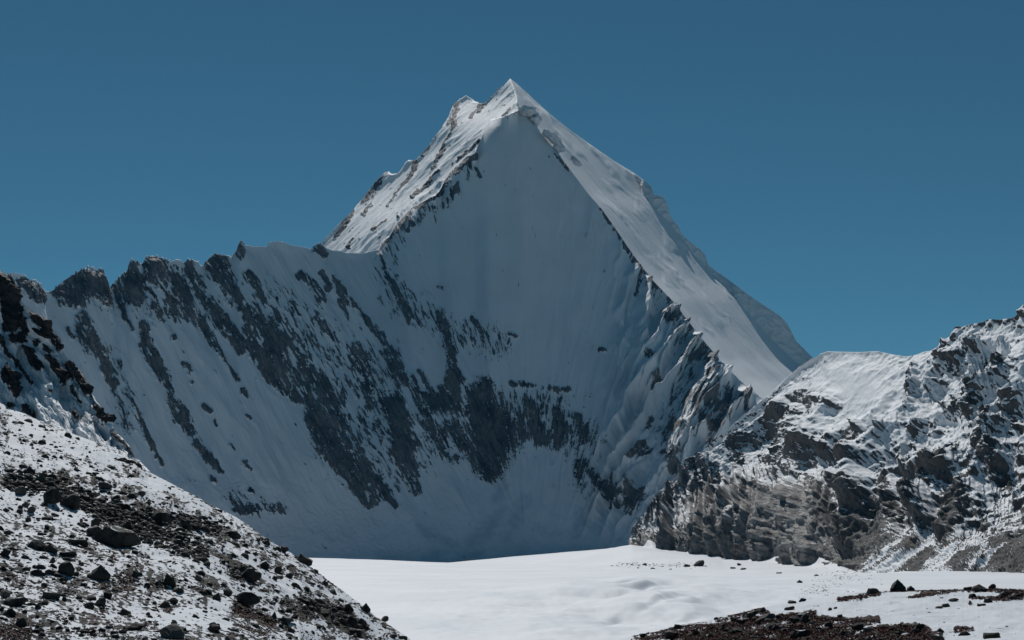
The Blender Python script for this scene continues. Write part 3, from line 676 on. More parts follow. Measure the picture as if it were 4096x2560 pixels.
RIBS = [('R', [(590, 390, 60), (560, 600, 80), (440, 740, 80), (300, 900, 70)]), ('R', [(1010, 420, 90), (880, 640, 100), (780, 880, 100), (620, 1150, 80)]), ('R', [(160, 540, 60), (60, 720, 80), (-60, 900, 70)]), ('R', [(1129, 560, 80), (1000, 760, 90), (850, 1000, 100), (720, 1250, 70)]), ('R', [(690, 330, 50), (640, 480, 50)]),
    ('9', [(1160, 430, 60), (900, 650, 80), (680, 800, 80), (400, 980, 80), (200, 1200, 60)]), ('9', [(1240, 470, 60), (1100, 900, 110), (1050, 1300, 120)]), ('9', [(720, 800, 70), (600, 1000, 90), (560, 1350, 80)]), ('9', [(900, 900, 80), (850, 1100, 90), (830, 1380, 70)]), ('9', [(330, 1050, 60), (210, 1390, 70)]), ('R', [(300, 950, 80), (220, 1250, 90)]), ('R', [(480, 1000, 60), (420, 1280, 70)])]
def mountainside():
    x0, x1 = rtop[0, 0], 1050.0
    step = 0.6
    x = np.concatenate([np.linspace(x0, x1, int((x1 - x0) / step) + 1), np.arange(1052, 1272, 2.5)])[:, None]
    top = np.interp(x, rtop[:, 0], rtop[:, 1])
    bot = np.interp(x, rbas[:, 0], rbas[:, 1]) + 4
    top = np.minimum(top, bot - 2)
    nj = 420
    t = np.linspace(0, 1, nj)[None, :]
    py = top + (bot - top) * t; px = x + 0 * t
    s = 1 - t                                     # 0 at the foot, 1 at the crest
    Dc = np.interp(x, rcD[:, 0], rcD[:, 1]); Db = np.interp(x, rbas[:, 0], rbas[:, 2]) - 12
    cl = 1 - sstep(800, 850, x)                   # steep cliff foot on the left part
    prof = s * (1 - 0.25 * cl) - 0.0 + cl * 0.25 * sstep(0.3, 1.0, s) - 0.10 * cl * np.sin(np.pi * np.clip(s / 0.6, 0, 1))
    D = Db + (Dc - Db) * prof
    D = blur(D, 20, 1)
    P = unproj(px, py, D)
    Nn = grid_normals(P)
    X, Y = px * 4, py * 4
    a = 0.62 * X + 0.78 * Y; b = -0.78 * X + 0.62 * Y
    wx = 2.0 * fbm2(px / 9, py / 9, 4, 140); wy = 2.0 * fbm2(px / 9, py / 9, 4, 144)
    R = strokes(px + wx, py + wy, ROCK_SIDE); S = strokes(px + wx, py + wy, SNOW_SIDE)
    Rp = np.clip(R, 0, 1); Sp = np.clip(S + 0.15, 0, 1)
    dome = np.exp(-(((px - 855) / 60) ** 2 + ((py - 385) / 38) ** 2))
    talus = sstep(835, 880, px) * sstep(515, 545, py - (px - 870) * 0.02)
    aw = a + 24 * fbm2(X / 160, Y / 160, 3, 150)
    big = ridged2(aw / 230, b / 520, 3, 154, 0.45) - .4
    ribs = np.clip(strokes(px + .7 * wx, py + .7 * wy, RIBS), 0, 1)
    med = ridged2(aw / 80, b / 200, 4, 160, 0.5) - .4
    x3, y3, z3 = P[..., 0], P[..., 1], P[..., 2]
    crag = fbm3(x3 / 34, y3 / 34, z3 / 34, 5, 166, 0.58)
    flute = (ridged2(X / 34 + 0.25 * fbm2(X / 60, Y / 60, 2, 172), Y / 240, 4, 174, 0.55) - .4) * cl * sstep(430, 500, py)
    rough = np.clip(1 - 0.85 * dome - 0.7 * talus, 0.1, 1)
    dd = py - top
    h = rough * ((30 * big + 23 * ribs * (1 - 0.45 * sstep(850, 930, px) * sstep(.3, .6, s))) * sstep(-4, 26, dd) + 13 * sstep(-2, 12, dd) * med * (0.5 + 0.7 * Rp) + 7 * crag * (0.35 + 0.9 * Rp) + 2.6 * fbm3(x3 / 11, y3 / 11, z3 / 11, 4, 168, 0.6)) + 24 * flute + 6 * np.sqrt(Rp) * (1 - talus) * (1 + .5 * fbm2(X / 40, Y / 90, 3, 177)) - 5 * Sp * rough
    cz = cl * sstep(452, 505, py)
    h = h - 24 * flute
    h += rough * (1 - talus) * 7.5 * (0.4 + Rp) * (ridged3(x3 / 20, y3 / 20, z3 / 26, 4, 205, 0.6) - .4)
    warp = 0.35 * fbm2(X / 70, Y / 90, 3, 172)
    cliff_h = (38 * (ridged2(X / 58 + warp, Y / 900, 3, 174, 0.5) - .4) + 15 * (ridged2(X / 20 + 1.6 * warp, Y / 420, 3, 207, 0.5) - .4)
               + 4 * np.abs(fbm2(X / 8 + warp, Y / 55, 4, 208, 0.6)) + 0.9 * fbm2(X / 30, Y / 11 + X / 200, 3, 209) + 10)
    h = h * (1 - 0.9 * cz) + cz * cliff_h
    h += talus * (3.0 * ridged2(a / 46, b / 500, 2, 180) + 1.5 * fbm2(X / 8, Y / 8, 3, 184))
    h = h * sstep(-0.5, 3, py - top) * sstep(0, 0.05, s)
    P = P + Nn * h[..., None]
    N2 = grid_normals(P)
    nz = N2[..., 2]
    thr = 0.435 + 0.34 * sstep(0.62, 0.10, s) + 0.12 * cl * sstep(0.5, 0.2, s)
    rock = (thr - nz) * 2.5 + 0.42 * sstep(.8, .35, s) + 0.85 * np.clip(R, -0.3, 0.45) - 1.5 * np.clip(S, -0.1, 1) + 0.6 * fbm2(X / 20, Y / 14, 4, 190, 0.65) + 0.65 * fbm2(X / 8, Y / 4, 4, 187, 0.65) - 0.55 * dome - 0.15 - 0.42 * sstep(850, 930, px) * sstep(.35, .7, s)
    rock = rock + 0.45 * cz
    rock = np.where(rock > 0, rock / (1 + 0.9 * rock), rock)
    rock = rock - 2.0 * np.exp(-dd / 2.5) * sstep(700, 790, px) * sstep(905, 890, px)
    tal = 0.08 + 0.55 * np.clip(R, -.5, .7) - 1.6 * np.clip(S, -0.05, 1) + 0.5 * fbm2(a / 22, b / 160, 3, 196) + 0.7 * fbm2(X / 5, Y / 5, 2, 199)
    rock = rock * (1 - talus) + tal * talus
    pale = np.clip(cl * sstep(440, 520, py) * (0.9 + 0.8 * fbm2(X / 90, Y / 160, 3, 200)), 0, 1) + 0.12
    b1 = back(P[:, :1], 25, None, -14)
    b2 = back(P[:, :1], 600, -40)
    P = np.concatenate([b2, b1, P], 1)
    pad = lambda q: np.concatenate([q[:, :1], q[:, :1], q], 1)
    return grid_mesh('rocky_mountain', P, M_side, {'rock': pad(rock), 'pale': pad(pale)})
side = mountainside(); side['kind'] = 'structure'

# ------------------------------------------------------------------ glacier and base ground
LEDGES = [([(60, 215), (250, 190), (380, 184), (530, 197), (720, 180)], 7.0, 26, 30), ([(350, 236), (410, 230), (470, 224), (530, 212)], 10.0, 10, 18), ([(-60, 296), (200, 284), (370, 286), (520, 312)], 5.0, 17, 26), ([(420, 425), (520, 393), (700, 366), (900, 338)], 2.6, 14, 26),
          ([(-40, 492), (160, 458), (300, 452), (420, 450)], 3.0, 12, 26), ([(620, 610), (740, 585), (900, 575)], 2.0, 10, 20), ([(380, 652), (560, 655), (760, 692)], 2.0, 9, 24), ([(150, 520), (300, 515), (420, 540)], 2.0, 10, 22), ([(760, 500), (900, 460), (1050, 440)], 2.0, 12, 22), ([(880, 400), (1040, 360), (1200, 345)], 2.0, 16, 22),
          ([(-700, 700), (-450, 690), (-200, 705)], 1.6, 12, 40), ([(-300, 640), (-100, 630), (120, 640)], 1.5, 12, 40), ([(-900, 780), (-600, 765), (-350, 780)], 1.2, 8, 40), ([(-150, 60), (60, 62), (200, 70)], 5, 30, 20), ([(-900, 330), (-500, 300), (-100, 310)], 3.0, 30, 60)]
def glacier():
    px = np.concatenate([np.arange(-500, 180, 20), np.arange(180, 900, 1.6), np.arange(900, 1500, 20)])[:, None]
    D = np.concatenate([np.geomspace(150, 400, 20)[:-1], np.geomspace(400, 3000, 420), np.linspace(3010, 4200, 50)])[None, :]
    x = (px - 512) / FPX * D
    Dm = D + 0 * px; pxm = px + 0 * D
    Dc = np.interp(px, [170, 300, 465, 700, 830, 1000], [2350, 2320, 2050, 1500, 1300, 1200])
    pyc = np.interp(px, [170, 300, 465, 700, 830, 1000], [555.8, 557.2, 562.4, 568.5, 572, 574])
    zc = HC - (pyc - HORIZ) / FPX * Dc
    near = zc * sstep(0.25, 1.0, Dm / Dc)
    far_z = np.interp(px, [170, 440, 500, 560, 630, 720, 830, 1000], [-11, -11, 2, 14, 27, 8, 3, -2])
    z = np.where(Dm < Dc, near, zc + (far_z - zc) * sstep(0, 1, (Dm - Dc) / np.maximum(350, 0.28 * Dc)) - 6 * np.exp(-((Dm - Dc - 170) / 110.0) ** 2) * sstep(360, 520, pxm))
    # smooth rolling near the viewer, hummocks to the right
    z += 0.7 * fbm2(x / 120, Dm / 200, 3, 210) * sstep(300, 700, Dm)
    hum = np.exp(-((pxm - 640) / 95) ** 2) * sstep(480, 650, Dm) * sstep(1300, 950, Dm)
    z += hum * 9.0 * fbm2(x / 90 + .3, Dm / 130, 3, 214, 0.42)
    for pts, A, wd, win in LEDGES:
        l = np.array([cr('G', *p) for p in pts])
        Dl = (HC - 3.0) * FPX / (np.interp(px, l[:, 0], l[:, 1]) - HORIZ)
        Dl = blur(Dl * (1 + 0.025 * fbm2(px / 30, px * 0 + A, 3, 219)), 60, 0)
        inside = np.clip((pxm - l[0, 0] + win) / (2 * win), 0, 1) * np.clip((l[-1, 0] + win - pxm) / (2 * win), 0, 1)
        inside = inside * inside * (3 - 2 * inside)
        u = Dm - Dl
        z += 0.5 * A * inside * (sstep(-1.6 * wd, 0.4 * wd, u) - sstep(0.4 * wd, 9 * wd, u)) - 0.3 * A * inside * np.exp(-((u + 1.8 * wd) / wd) ** 2)
    hum2 = sstep(420, 480, Dm) * sstep(1200, 700, Dm) * sstep(330, 500, pxm)
    z += hum2 * 1.9 * fbm2(x / 38, Dm / 46, 4, 218) + 0.35 * fbm2(x / 14, Dm / 36, 3, 223) * sstep(1500, 700, Dm)
    # snow fans heaped against the rock foot
    Db = np.interp(px, rbas[:, 0], rbas[:, 2])
    inR = (pxm > 605)
    fan = np.exp(-np.clip(Db - Dm, 0, 900) / 60.0) * sstep(600, 625, pxm) * (Dm < Db + 60)
    fan = fan * np.exp(-np.clip(Db - Dm, 0, 900) / 160.0)
    z += fan * (3 + 24 * np.clip(fbm2(x / 44, Dm / 900, 3, 222, 0.35) + .25, 0, 1) * sstep(860, 800, pxm))
    P = np.stack([x, Dm, z], -1)
    return grid_mesh('glacier', P, M_snow)
gl = glacier(); gl['kind'] = 'structure'
def base_ground():
    me = bpy.data.meshes.new('ground')
    me.from_pydata([(-14000, -12000, -45), (14000, -12000, -45), (14000, 16000, -45), (-14000, 16000, -45)], [], [(0, 1, 2, 3)])
    o = bpy.data.objects.new('ground', me); C.objects.link(o); me.materials.append(M_ground); o['kind'] = 'structure'
base_ground()

# ------------------------------------------------------------------ dark ridge behind the left slope
L2top = np.array([cr('L', *p) for p in [(-2200, 150), (-1700, 20), (-1200, 120), (-800, -20), (-400, 60), (-60, 90), (0, 130), (20, 150), (40, 170), (95, 205), (105, 225), (115, 300), (130, 335), (160, 360), (200, 390), (235, 425), (290, 445), (335, 492), (350, 530), (380, 570), (405, 600), (418, 625), (424, 680), (440, 710), (470, 735), (495, 765), (520, 795), (550, 818), (575, 860), (600, 905), (612, 960), (635, 1010), (670, 1050), (705, 1100), (740, 1140), (752, 1185), (790, 1235), (830, 1270), (870, 1330), (900, 1380), (960, 1440), (1020, 1500)]])
L2top = jag(L2top, 0.7, 0.8, 230, 0.35)
L1edge = np.concatenate([np.array([cr('L', *p) for p in [(-120, 980), (0, 1025), (60, 1070), (120, 1085), (170, 1100), (250, 1140), (330, 1165), (400, 1200), (500, 1240), (640, 1290), (800, 1370), (900, 1410), (1000, 1490)]]),
    np.array([cr('B', *p) for p in [(0, 215), (100, 275), (200, 320), (330, 385), (460, 470), (560, 550), (700, 640), (800, 695), (900, 750), (1000, 830), (1100, 905), (1200, 985), (1300, 1050), (1400, 1130), (1500, 1200), (1600, 1290), (1700, 1350), (1800, 1420), (1900, 1480)]]), np.array([(430, 660), (470, 700)])])
L1edge = jag(L1edge, 0.35, 0.6, 240, 0.5)
HILL_ROCK = [('L', [(20, 200, 60), (60, 300, 70), (90, 420, 70), (60, 500, 60)]), ('L', [(150, 480, 40), (170, 550, 26), (120, 620, 40)]), ('L', [(230, 420, 26), (300, 500, 36), (370, 590, 36), (400, 650, 26)]), ('L', [(215, 700, 46), (250, 770, 40), (280, 800, 20)]), ('L', [(240, 620, 26)]),
    ('L', [(350, 740, 26), (400, 820, 30), (440, 890, 28), (520, 830, 30), (570, 890, 34), (590, 960, 24)]), ('L', [(450, 780, 26), (490, 800, 22)]), ('L', [(500, 960, 18), (540, 1020, 14)]), ('L', [(650, 1050, 22), (690, 1110, 22), (735, 1165, 24)]), ('L', [(40, 830, 40), (80, 890, 44), (110, 960, 34)]), ('L', [(0, 600, 14), (40, 690, 14), (110, 750, 9), (170, 840, 10), (215, 900, 9)]), ('L', [(300, 650, 16), (340, 690, 16)]),
    ('L', [(505, 1115, 24), (525, 1140, 18)]), ('L', [(60, 1010, 18), (90, 1030, 8)]), ('L', [(170, 1070, 26), (220, 1110, 20)]), ('L', [(780, 1240, 10), (850, 1320, 10), (900, 1380, 9)]), ('L', [(340, 970, 10)]), ('L', [(270, 560, 14), (330, 600, 12)])]
def dark_hill():
    x = np.concatenate([np.arange(-320, -20, 3.0), np.linspace(-20, 150, 420)])[:, None]
    top = np.interp(x, L2top[:, 0], L2top[:, 1])
    bot = np.interp(x, L1edge[:, 0], L1edge[:, 1]) + 14
    nj = 330
    t = np.linspace(0, 1, nj)[None, :]
    py = top + (bot - top) * t; px = x + 0 * t
    D0 = np.interp(x, [-20, 0, 40, 80, 110, 140, 150], [715, 700, 675, 650, 610, 545, 520])
    D1 = np.interp(x, [-20, 40, 100, 150], [625, 605, 560, 490])
    f = t ** 1.0
    f = np.where(t < 0.4, 0.22 * (t / 0.4), 0.22 + 0.78 * (t - 0.4) / 0.6)      # steep head, flatter snow slope
    D = blur(D0 + (D1 - D0) * f, 40, 1)
    P = unproj(px, py, D); Nn = grid_normals(P)
    wx = 1.0 * fbm2(px / 5, py / 5, 3, 250); wy = 1.0 * fbm2(px / 5, py / 5, 3, 253)
    R = strokes(px + wx, py + wy, HILL_ROCK)
    X, Y = px * 4, py * 4
    a = 0.8 * X - 0.6 * Y; b = 0.6 * X + 0.8 * Y
    flw = np.clip(1.2 - np.abs(py - top - 30) / 45, 0, 1)
    rock = np.maximum(R * 1.4 + 0.35 * fbm2(a / 12, b / 24, 3, 256), -0.9 + 0.8 * fbm2(a / 9, b / 30, 3, 258) + 0.35 * flw) - 0.1
    rm = np.clip(rock * 1.5 + .4, 0, 1)
    h = rm * (2 + 2.2 * fbm2(px / 3, py / 4, 4, 260)) + 4 * fbm2(a / 60, b / 120, 3, 264) + 0.5 * fbm2(a / 6, b / 30, 2, 268)
    h *= sstep(0, 0.02, t)
    P = P + Nn * h[..., None]
    b1 = back(P[:, :1], 8, None, -4)
    b2 = back(P[:, :1], 200, -40)
    P = np.concatenate([b2, b1, P], 1)
    pad = lambda q: np.concatenate([q[:, :1], q[:, :1], q], 1)
    return grid_mesh('dark_hill', P, M_hill, {'rock': pad(rock), 'pale': pad(0 * rock)})
hl = dark_hill(); hl['kind'] = 'structure'

# ------------------------------------------------------------------ near ground: left slope and right mound
class Near:
    def __init__(self, P, px, py): self.P, self.px, self.py = P, px, py
    def at(self, x, y):
        """surface point seen at picture position (x, y)"""
        i = np.interp(x, self.px[:, 0], np.arange(len(self.px)))
        i0 = int(np.clip(math.floor(i), 0, len(self.px) - 2)); fi = i - i0
        col = self.py[i0] * (1 - fi) + self.py[i0 + 1] * fi
        j = np.interp(y, col, np.arange(len(col)))
        j0 = int(np.clip(math.floor(j), 0, len(col) - 2)); fj = j - j0
        Q = self.P
        return (Q[i0, j0] * (1 - fi) + Q[i0 + 1, j0] * fi) * (1 - fj) + (Q[i0, j0 + 1] * (1 - fi) + Q[i0 + 1, j0 + 1] * fi) * fj

SLOPE_ROCK = [('A', [(150, 60, 120), (350, 60, 110), (600, 40, 60)]), ('A', [(500, 150, 60), (700, 200, 60), (850, 200, 90)]), ('A', [(800, 300, 60), (1000, 400, 80), (1200, 400, 90), (1450, 420, 110)]), ('A', [(1150, 500, 60), (1350, 590, 60), (1550, 640, 80), (1700, 700, 70), (1850, 760, 60)]), ('B', [(100, 500, 60), (250, 540, 60)]), ('B', [(80, 830, 30), (300, 900, 60), (440, 900, 60)]), ('B', [(950, 1180, 60), (1150, 1220, 60), (1350, 1330, 80), (1500, 1420, 60)]), ('A', [(1800, 420, 60), (1700, 480, 60)])]
SLOPE_PLANT = [('A', [(80, 1460, 130), (250, 1450, 90)]), ('A', [(560, 1310, 90), (640, 1330, 60)]), ('A', [(850, 1440, 120), (1000, 1450, 60)]), ('A', [(1330, 1370, 60)]), ('B', [(330, 1220, 80), (500, 1260, 90), (640, 1340, 60)]), ('B', [(430, 1420, 110), (600, 1470, 70)]), ('A', [(130, 980, 70), (300, 1010, 60)]), ('A', [(1550, 1240, 60)]), ('A', [(1250, 980, 80), (900, 1000, 60)]), ('A', [(1350, 1100, 80)]), ('A', [(930, 1270, 60)]), ('A', [(400, 1080, 50)]), ('A', [(1050, 780, 50)])]
SLOPE_SNOW = [('A', [(60, 125, 36), (300, 230, 50), (600, 350, 56), (830, 455, 30)]), ('A', [(180, 560, 36), (400, 575, 36)]), ('A', [(1150, 640, 18), (1500, 780, 36), (1900, 900, 56), (2050, 950, 56)]), ('A', [(700, 1340, 40), (1100, 1330, 55), (1500, 1315, 50), (1900, 1240, 80), (2050, 1200, 70)]), ('A', [(480, 1185, 22), (680, 1190, 20)]),
              ('B', [(600, 1180, 40), (850, 1290, 45), (1100, 1385, 36)]), ('B', [(50, 1400, 120), (230, 1420, 60)]), ('B', [(620, 990, 50), (850, 1070, 50)]), ('A', [(1250, 60, 60), (1500, 130, 75), (1700, 220, 60), (1900, 330, 46)]), ('L', [(100, 1150, 50), (350, 1260, 50), (600, 1330, 50)]), ('B', [(250, 680, 40), (500, 800, 40)]), ('A', [(100, 1230, 26), (400, 1290, 20)]), ('A', [(1750, 1460, 60), (1450, 1430, 24)]), ('B', [(1300, 1150, 30), (1500, 1330, 26), (1700, 1440, 26)])]
def left_slope():
    x = np.concatenate([np.arange(-2000, -200, 40.0), np.arange(-200, -10, 6.0), np.arange(-10, 424, 0.9), np.arange(425, 520, 4.0)])[:, None]
    top = np.interp(x, L1edge[:, 0], L1edge[:, 1])
    bot = np.maximum(3600.0, top + 100) + 0 * x
    tv = np.concatenate([np.linspace(0, 1, 330), 1 + np.linspace(0.08, 1, 40) ** 2.4])
    lo = np.maximum(652.0, top + 8)
    py = np.where(tv[None, :] <= 1, top + (lo - top) * np.minimum(tv, 1)[None, :] ** 1.05, lo + (bot - lo) * (np.maximum(tv, 1) - 1)[None, :])
    px = x + 0 * py
    Dt = np.interp(x, [-200, 0, 32, 135, 233, 322, 380, 417, 470], [340, 330, 325, 300, 270, 235, 205, 185, 150])
    # distance falls with the row: terrace near the viewer, slope behind
    tt = np.clip((py - top) / np.maximum(652 - top, 8), 0, 1)
    D652 = np.interp(x, [-200, 0, 200, 300, 380, 410, 470], [60, 66, 74, 92, 150, 172, 130])
    D = Dt * (D652 / Dt) ** (tt ** 0.92)
    D = np.where(py > lo, D652 * (lo - 470.0) / (py - 470.0), D)
    P = unproj(px, py, D)
    x3, y3 = P[..., 0], P[..., 1]
    R = strokes(px, py, SLOPE_ROCK); V = strokes(px, py, SLOPE_PLANT)
    far = sstep(100, 250, D)
    h = 2.6 * fbm2(x3 / 26, y3 / 34, 3, 280) * sstep(0, 20, py - top) + 0.5 * fbm2(x3 / 7, y3 / 9, 3, 284) + 0.16 * fbm2(x3 / 1.6, y3 / 2.2, 3, 288)
    P[..., 2] += h * sstep(0, 4, py - top) * np.clip(D / 180, .25, 1)
    al = px * 0.97 + py * 0.26; ac = -px * 0.26 + py * 0.97
    base = fbm2(al / 34, ac / 9, 4, 290, 0.6)
    fine = fbm2(al / 6.5, ac / 1.9, 3, 296, 0.6)
    low = sstep(470, 540, py) * 0.16
    rock = -0.02 + low + 0.35 * fbm2(al / 120, ac / 30, 3, 299) + 0.95 * np.clip(R, -0.3, 0.8) - 1.15 * np.clip(strokes(px + 1.5 * fbm2(px / 9, py / 5, 3, 301), py + fbm2(px / 9, py / 5, 3, 304), SLOPE_SNOW) + .25, 0, .8) + 0.7 * base + 0.85 * fine + 0.22 * np.clip(V + .3, 0, 1)
    plants = np.clip(1.3 * V + 0.5 * base, 0, 1)
    rock = np.maximum(rock, -0.5 + 0.75 * np.clip(V, 0, 1) + 0.6 * fine + 0.5 * base)
    P[..., 2] += np.clip(rock + .35, 0, 1) * np.clip(D / 280, .1, 1) * (0.38 * fbm2(x3 / 0.9, y3 / 1.0, 3, 292) + 0.1) * sstep(0, 4, py - top)
    b1 = back(P[:, :1], 6, None, -2.5)
    b2 = back(P[:, :1], 60, -20)
    P2 = np.concatenate([b2, b1, P], 1)
    pad = lambda q: np.concatenate([q[:, :1], q[:, :1], q], 1)
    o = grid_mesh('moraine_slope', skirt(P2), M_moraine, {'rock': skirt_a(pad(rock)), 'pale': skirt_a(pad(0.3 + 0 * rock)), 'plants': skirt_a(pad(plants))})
    o['kind'] = 'structure'
    return Near(P, px, py), rock
slope, slope_rock = left_slope()

Rtop_m = np.concatenate([np.array([(550, 700), (600, 662), (618, 646)]), np.array([cr('G', *p) for p in [(210, 830), (330, 800), (430, 770), (560, 750), (640, 735), (760, 700), (900, 665), (1050, 640), (1230, 605), (1350, 575), (1550, 535), (1680, 495), (1800, 465), (2000, 435), (2200, 405), (2420, 375)]]), np.array([cr('H', *p) for p in [(260, 372), (450, 345), (560, 335), (760, 325), (950, 312), (1240, 300), (1700, 290), (2100, 280), (2420, 285), (3200, 300)]])])
Rtop_m = jag(Rtop_m, 0.3, 0.7, 300, 0.5)
MOUND_BARE = [('G', [(400, 800, 60), (900, 760, 90), (1400, 720, 110), (2000, 700, 110), (2400, 680, 110)]), ('G', [(1300, 660, 80), (1800, 640, 70), (2300, 560, 40)]), ('G', [(1000, 830, 120), (2200, 830, 120)]), ('G', [(1400, 575, 30), (1700, 520, 26), (1800, 560, 36)]),
    ('H', [(150, 640, 60), (350, 640, 50), (700, 640, 26), (850, 630, 18)]), ('H', [(100, 760, 120), (600, 760, 100), (1000, 740, 70), (1350, 720, 40)]), ('H', [(1000, 780, 60), (1330, 770, 46), (1520, 840, 46)]), ('H', [(200, 830, 120), (900, 830, 90), (1400, 820, 50)]), ('H', [(420, 410, 20), (640, 380, 28), (860, 335, 22)]), ('H', [(600, 312, 22), (1000, 304, 24), (1600, 292, 22), (2000, 292, 26), (2400, 335, 44)]), ('H', [(1170, 385, 12), (1400, 352, 22), (1690, 325, 12)]), ('H', [(1850, 385, 16), (2100, 395, 30), (2390, 385, 28)]), ('H', [(1700, 730, 40), (1860, 735, 30)]), ('H', [(1840, 445, 14)]), ('H', [(1100, 680, 26)])]
MOUND_SNOW = [('G', [(330, 815, 12), (660, 775, 14)]), ('G', [(840, 735, 8), (1000, 705, 12)]), ('G', [(1070, 745, 14), (1140, 735, 10)]), ('G', [(1440, 765, 8), (1560, 740, 10)]), ('G', [(1620, 725, 18), (1800, 695, 14)]), ('G', [(1850, 690, 10), (2150, 655, 14)]), ('G', [(1350, 785, 7), (1420, 780, 5)]), ('G', [(1780, 805, 8), (1890, 800, 6)]), ('G', [(2010, 800, 12), (2080, 805, 8)]), ('G', [(1080, 665, 10), (1300, 655, 8), (1460, 615, 10)]), ('G', [(1700, 620, 8), (1880, 605, 14)]), ('G', [(2380, 700, 14)]),
    ('H', [(230, 710, 14), (420, 675, 12)]), ('H', [(450, 745, 8), (580, 730, 7)]), ('H', [(690, 705, 10), (860, 690, 10)]), ('H', [(590, 780, 7), (710, 770, 6)]), ('H', [(1100, 775, 8), (1180, 775, 10)]), ('H', [(1220, 825, 8), (1300, 820, 6)]), ('H', [(1430, 770, 10), (1500, 700, 10)]), ('H', [(900, 670, 8), (1050, 690, 8)]), ('H', [(1700, 800, 20)])]
def right_mound():
    x = np.concatenate([np.arange(560, 600, 4.0), np.arange(600, 1040, 0.9), np.arange(1041, 1280, 6.0), np.arange(1290, 3000, 40.0)])[:, None]
    top = np.interp(x, Rtop_m[:, 0], Rtop_m[:, 1])
    lo = np.maximum(654.0, top + 6)
    tv = np.concatenate([np.linspace(0, 1, 150), 1 + np.linspace(0.08, 1, 40) ** 2.4])
    py = np.where(tv[None, :] <= 1, top + (lo - top) * np.minimum(tv, 1)[None, :], lo + (3600 - lo) * (np.maximum(tv, 1) - 1)[None, :])
    px = x + 0 * py
    Dt = np.interp(x, [600, 640, 720, 804, 900, 1024, 1280], [150, 150, 165, 185, 195, 190, 170])
    Dl = np.interp(x, [600, 640, 680, 760, 850, 1024, 1280], [130, 128, 112, 92, 80, 72, 60])
    tt = np.clip((py - top) / (lo - top), 0, 1)
    D = Dt * (Dl / Dt) ** (tt ** 0.85)
    D = np.where(py > lo, Dl * (lo - 470.0) / (py - 470.0), D)
    P = unproj(px, py, D)
    x3, y3 = P[..., 0], P[..., 1]
    B = strokes(px + .8 * fbm2(px / 4, py / 3, 2, 305), py + .8 * fbm2(px / 4, py / 3, 2, 308), MOUND_BARE)
    SN = strokes(px + .8 * fbm2(px / 4, py / 2, 2, 331), py + .8 * fbm2(px / 4, py / 2, 2, 334), MOUND_SNOW)
    bare = np.clip(B * 2 + .3, 0, 1)
    h = (0.3 * fbm2(x3 / 6, y3 / 8, 3, 310) + 0.11 * fbm2((x3 - y3 * .4) / 2.2, y3 / 7, 3, 314) + bare * (0.12 + 0.3 * fbm2(x3 / .9, y3 / 1.1, 3, 316))) * sstep(0, 4, py - top)
    P[..., 2] += h
    base = fbm2(x3 / 4, y3 / 4, 4, 320, 0.6); fine = fbm2(x3 / .9, y3 / 1.0, 3, 326, .6)
    rock = np.maximum(-0.2 - 1.6 * np.clip(SN + .25, 0, 1) + 0.9 * np.clip(B * 1.6, -.5, .75) + 0.55 * base + 0.4 * fine, -1.2)
    plants = np.clip(0.75 + 0.5 * base, 0, 1)
    b1 = back(P[:, :1], 5, None, -1.5)
    b2 = back(P[:, :1], 45, -20)
    P2 = np.concatenate([b2, b1, P], 1)
    pad = lambda q: np.concatenate([q[:, :1], q[:, :1], q], 1)
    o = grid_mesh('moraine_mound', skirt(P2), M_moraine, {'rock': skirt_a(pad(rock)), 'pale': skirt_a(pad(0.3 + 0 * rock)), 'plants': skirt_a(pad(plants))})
    o['kind'] = 'structure'
    return Near(P, px, py), rock
mound, mound_rock = right_mound()
# ------------------------------------------------------------------ boulders, stones and low plants
def make_boulder_mat():
    t = NT('boulder_rock')
    geo = t.n('ShaderNodeNewGeometry'); pos = geo.outputs['Position']
    info = t.n('ShaderNodeObjectInfo')
    a = t.mix(t.ramp(t.noise(pos, 0.9, 5, 0.65), 0.36, 0.64), c4(0.020, 0.018, 0.017), c4(0.062, 0.055, 0.048))
    a = t.mix(t.ramp(info.outputs['Random'], 0.8, 1.0, 0.0, 0.8), a, c4(0.15, 0.14, 0.125))
    a = t.mix(t.ramp(t.noise(pos, 3.5, 4, 0.7), 0.58, 0.7, 0, 0.6), a, c4(0.14, 0.12, 0.095))
    sep = t.n('ShaderNodeSeparateXYZ'); t.l(geo.outputs['Normal'], sep.inputs[0])
    up = t.math('ADD', sep.outputs['Z'], t.math('MULTIPLY', t.math('SUBTRACT', t.noise(pos, 1.6, 5, 0.7), 0.5), 1.7))
    a = t.mix(t.ramp(up, 1.02, 1.12), a, c4(0.8, 0.82, 0.85))
    t.l(a, t.b.inputs['Base Color'])
    t.b.inputs['Roughness'].default_value = 0.85
    t.b.inputs['Specular IOR Level'].default_value = 0.25
    bp = t.n('ShaderNodeBump'); bp.inputs['Distance'].default_value = 1.0
    t.l(t.math('MULTIPLY', t.noise(pos, 5.0, 6, 0.7), 0.16), bp.inputs['Height'])
    t.l(bp.outputs['Normal'], t.b.inputs['Normal'])
    return t.m
M_boulder = make_boulder_mat()
def make_plant_mat():
    t = NT('red_brown_low_plants')
    pos = t.n('ShaderNodeNewGeometry').outputs['Position']
    a = t.mix(t.ramp(t.noise(pos, 1.5, 4, 0.7), 0.4, 0.6), c4(0.07, 0.02, 0.013), c4(0.20, 0.036, 0.021))
    t.l(a, t.b.inputs['Base Color']); t.b.inputs['Roughness'].default_value = 0.9
    return t.m
M_plant = make_plant_mat()

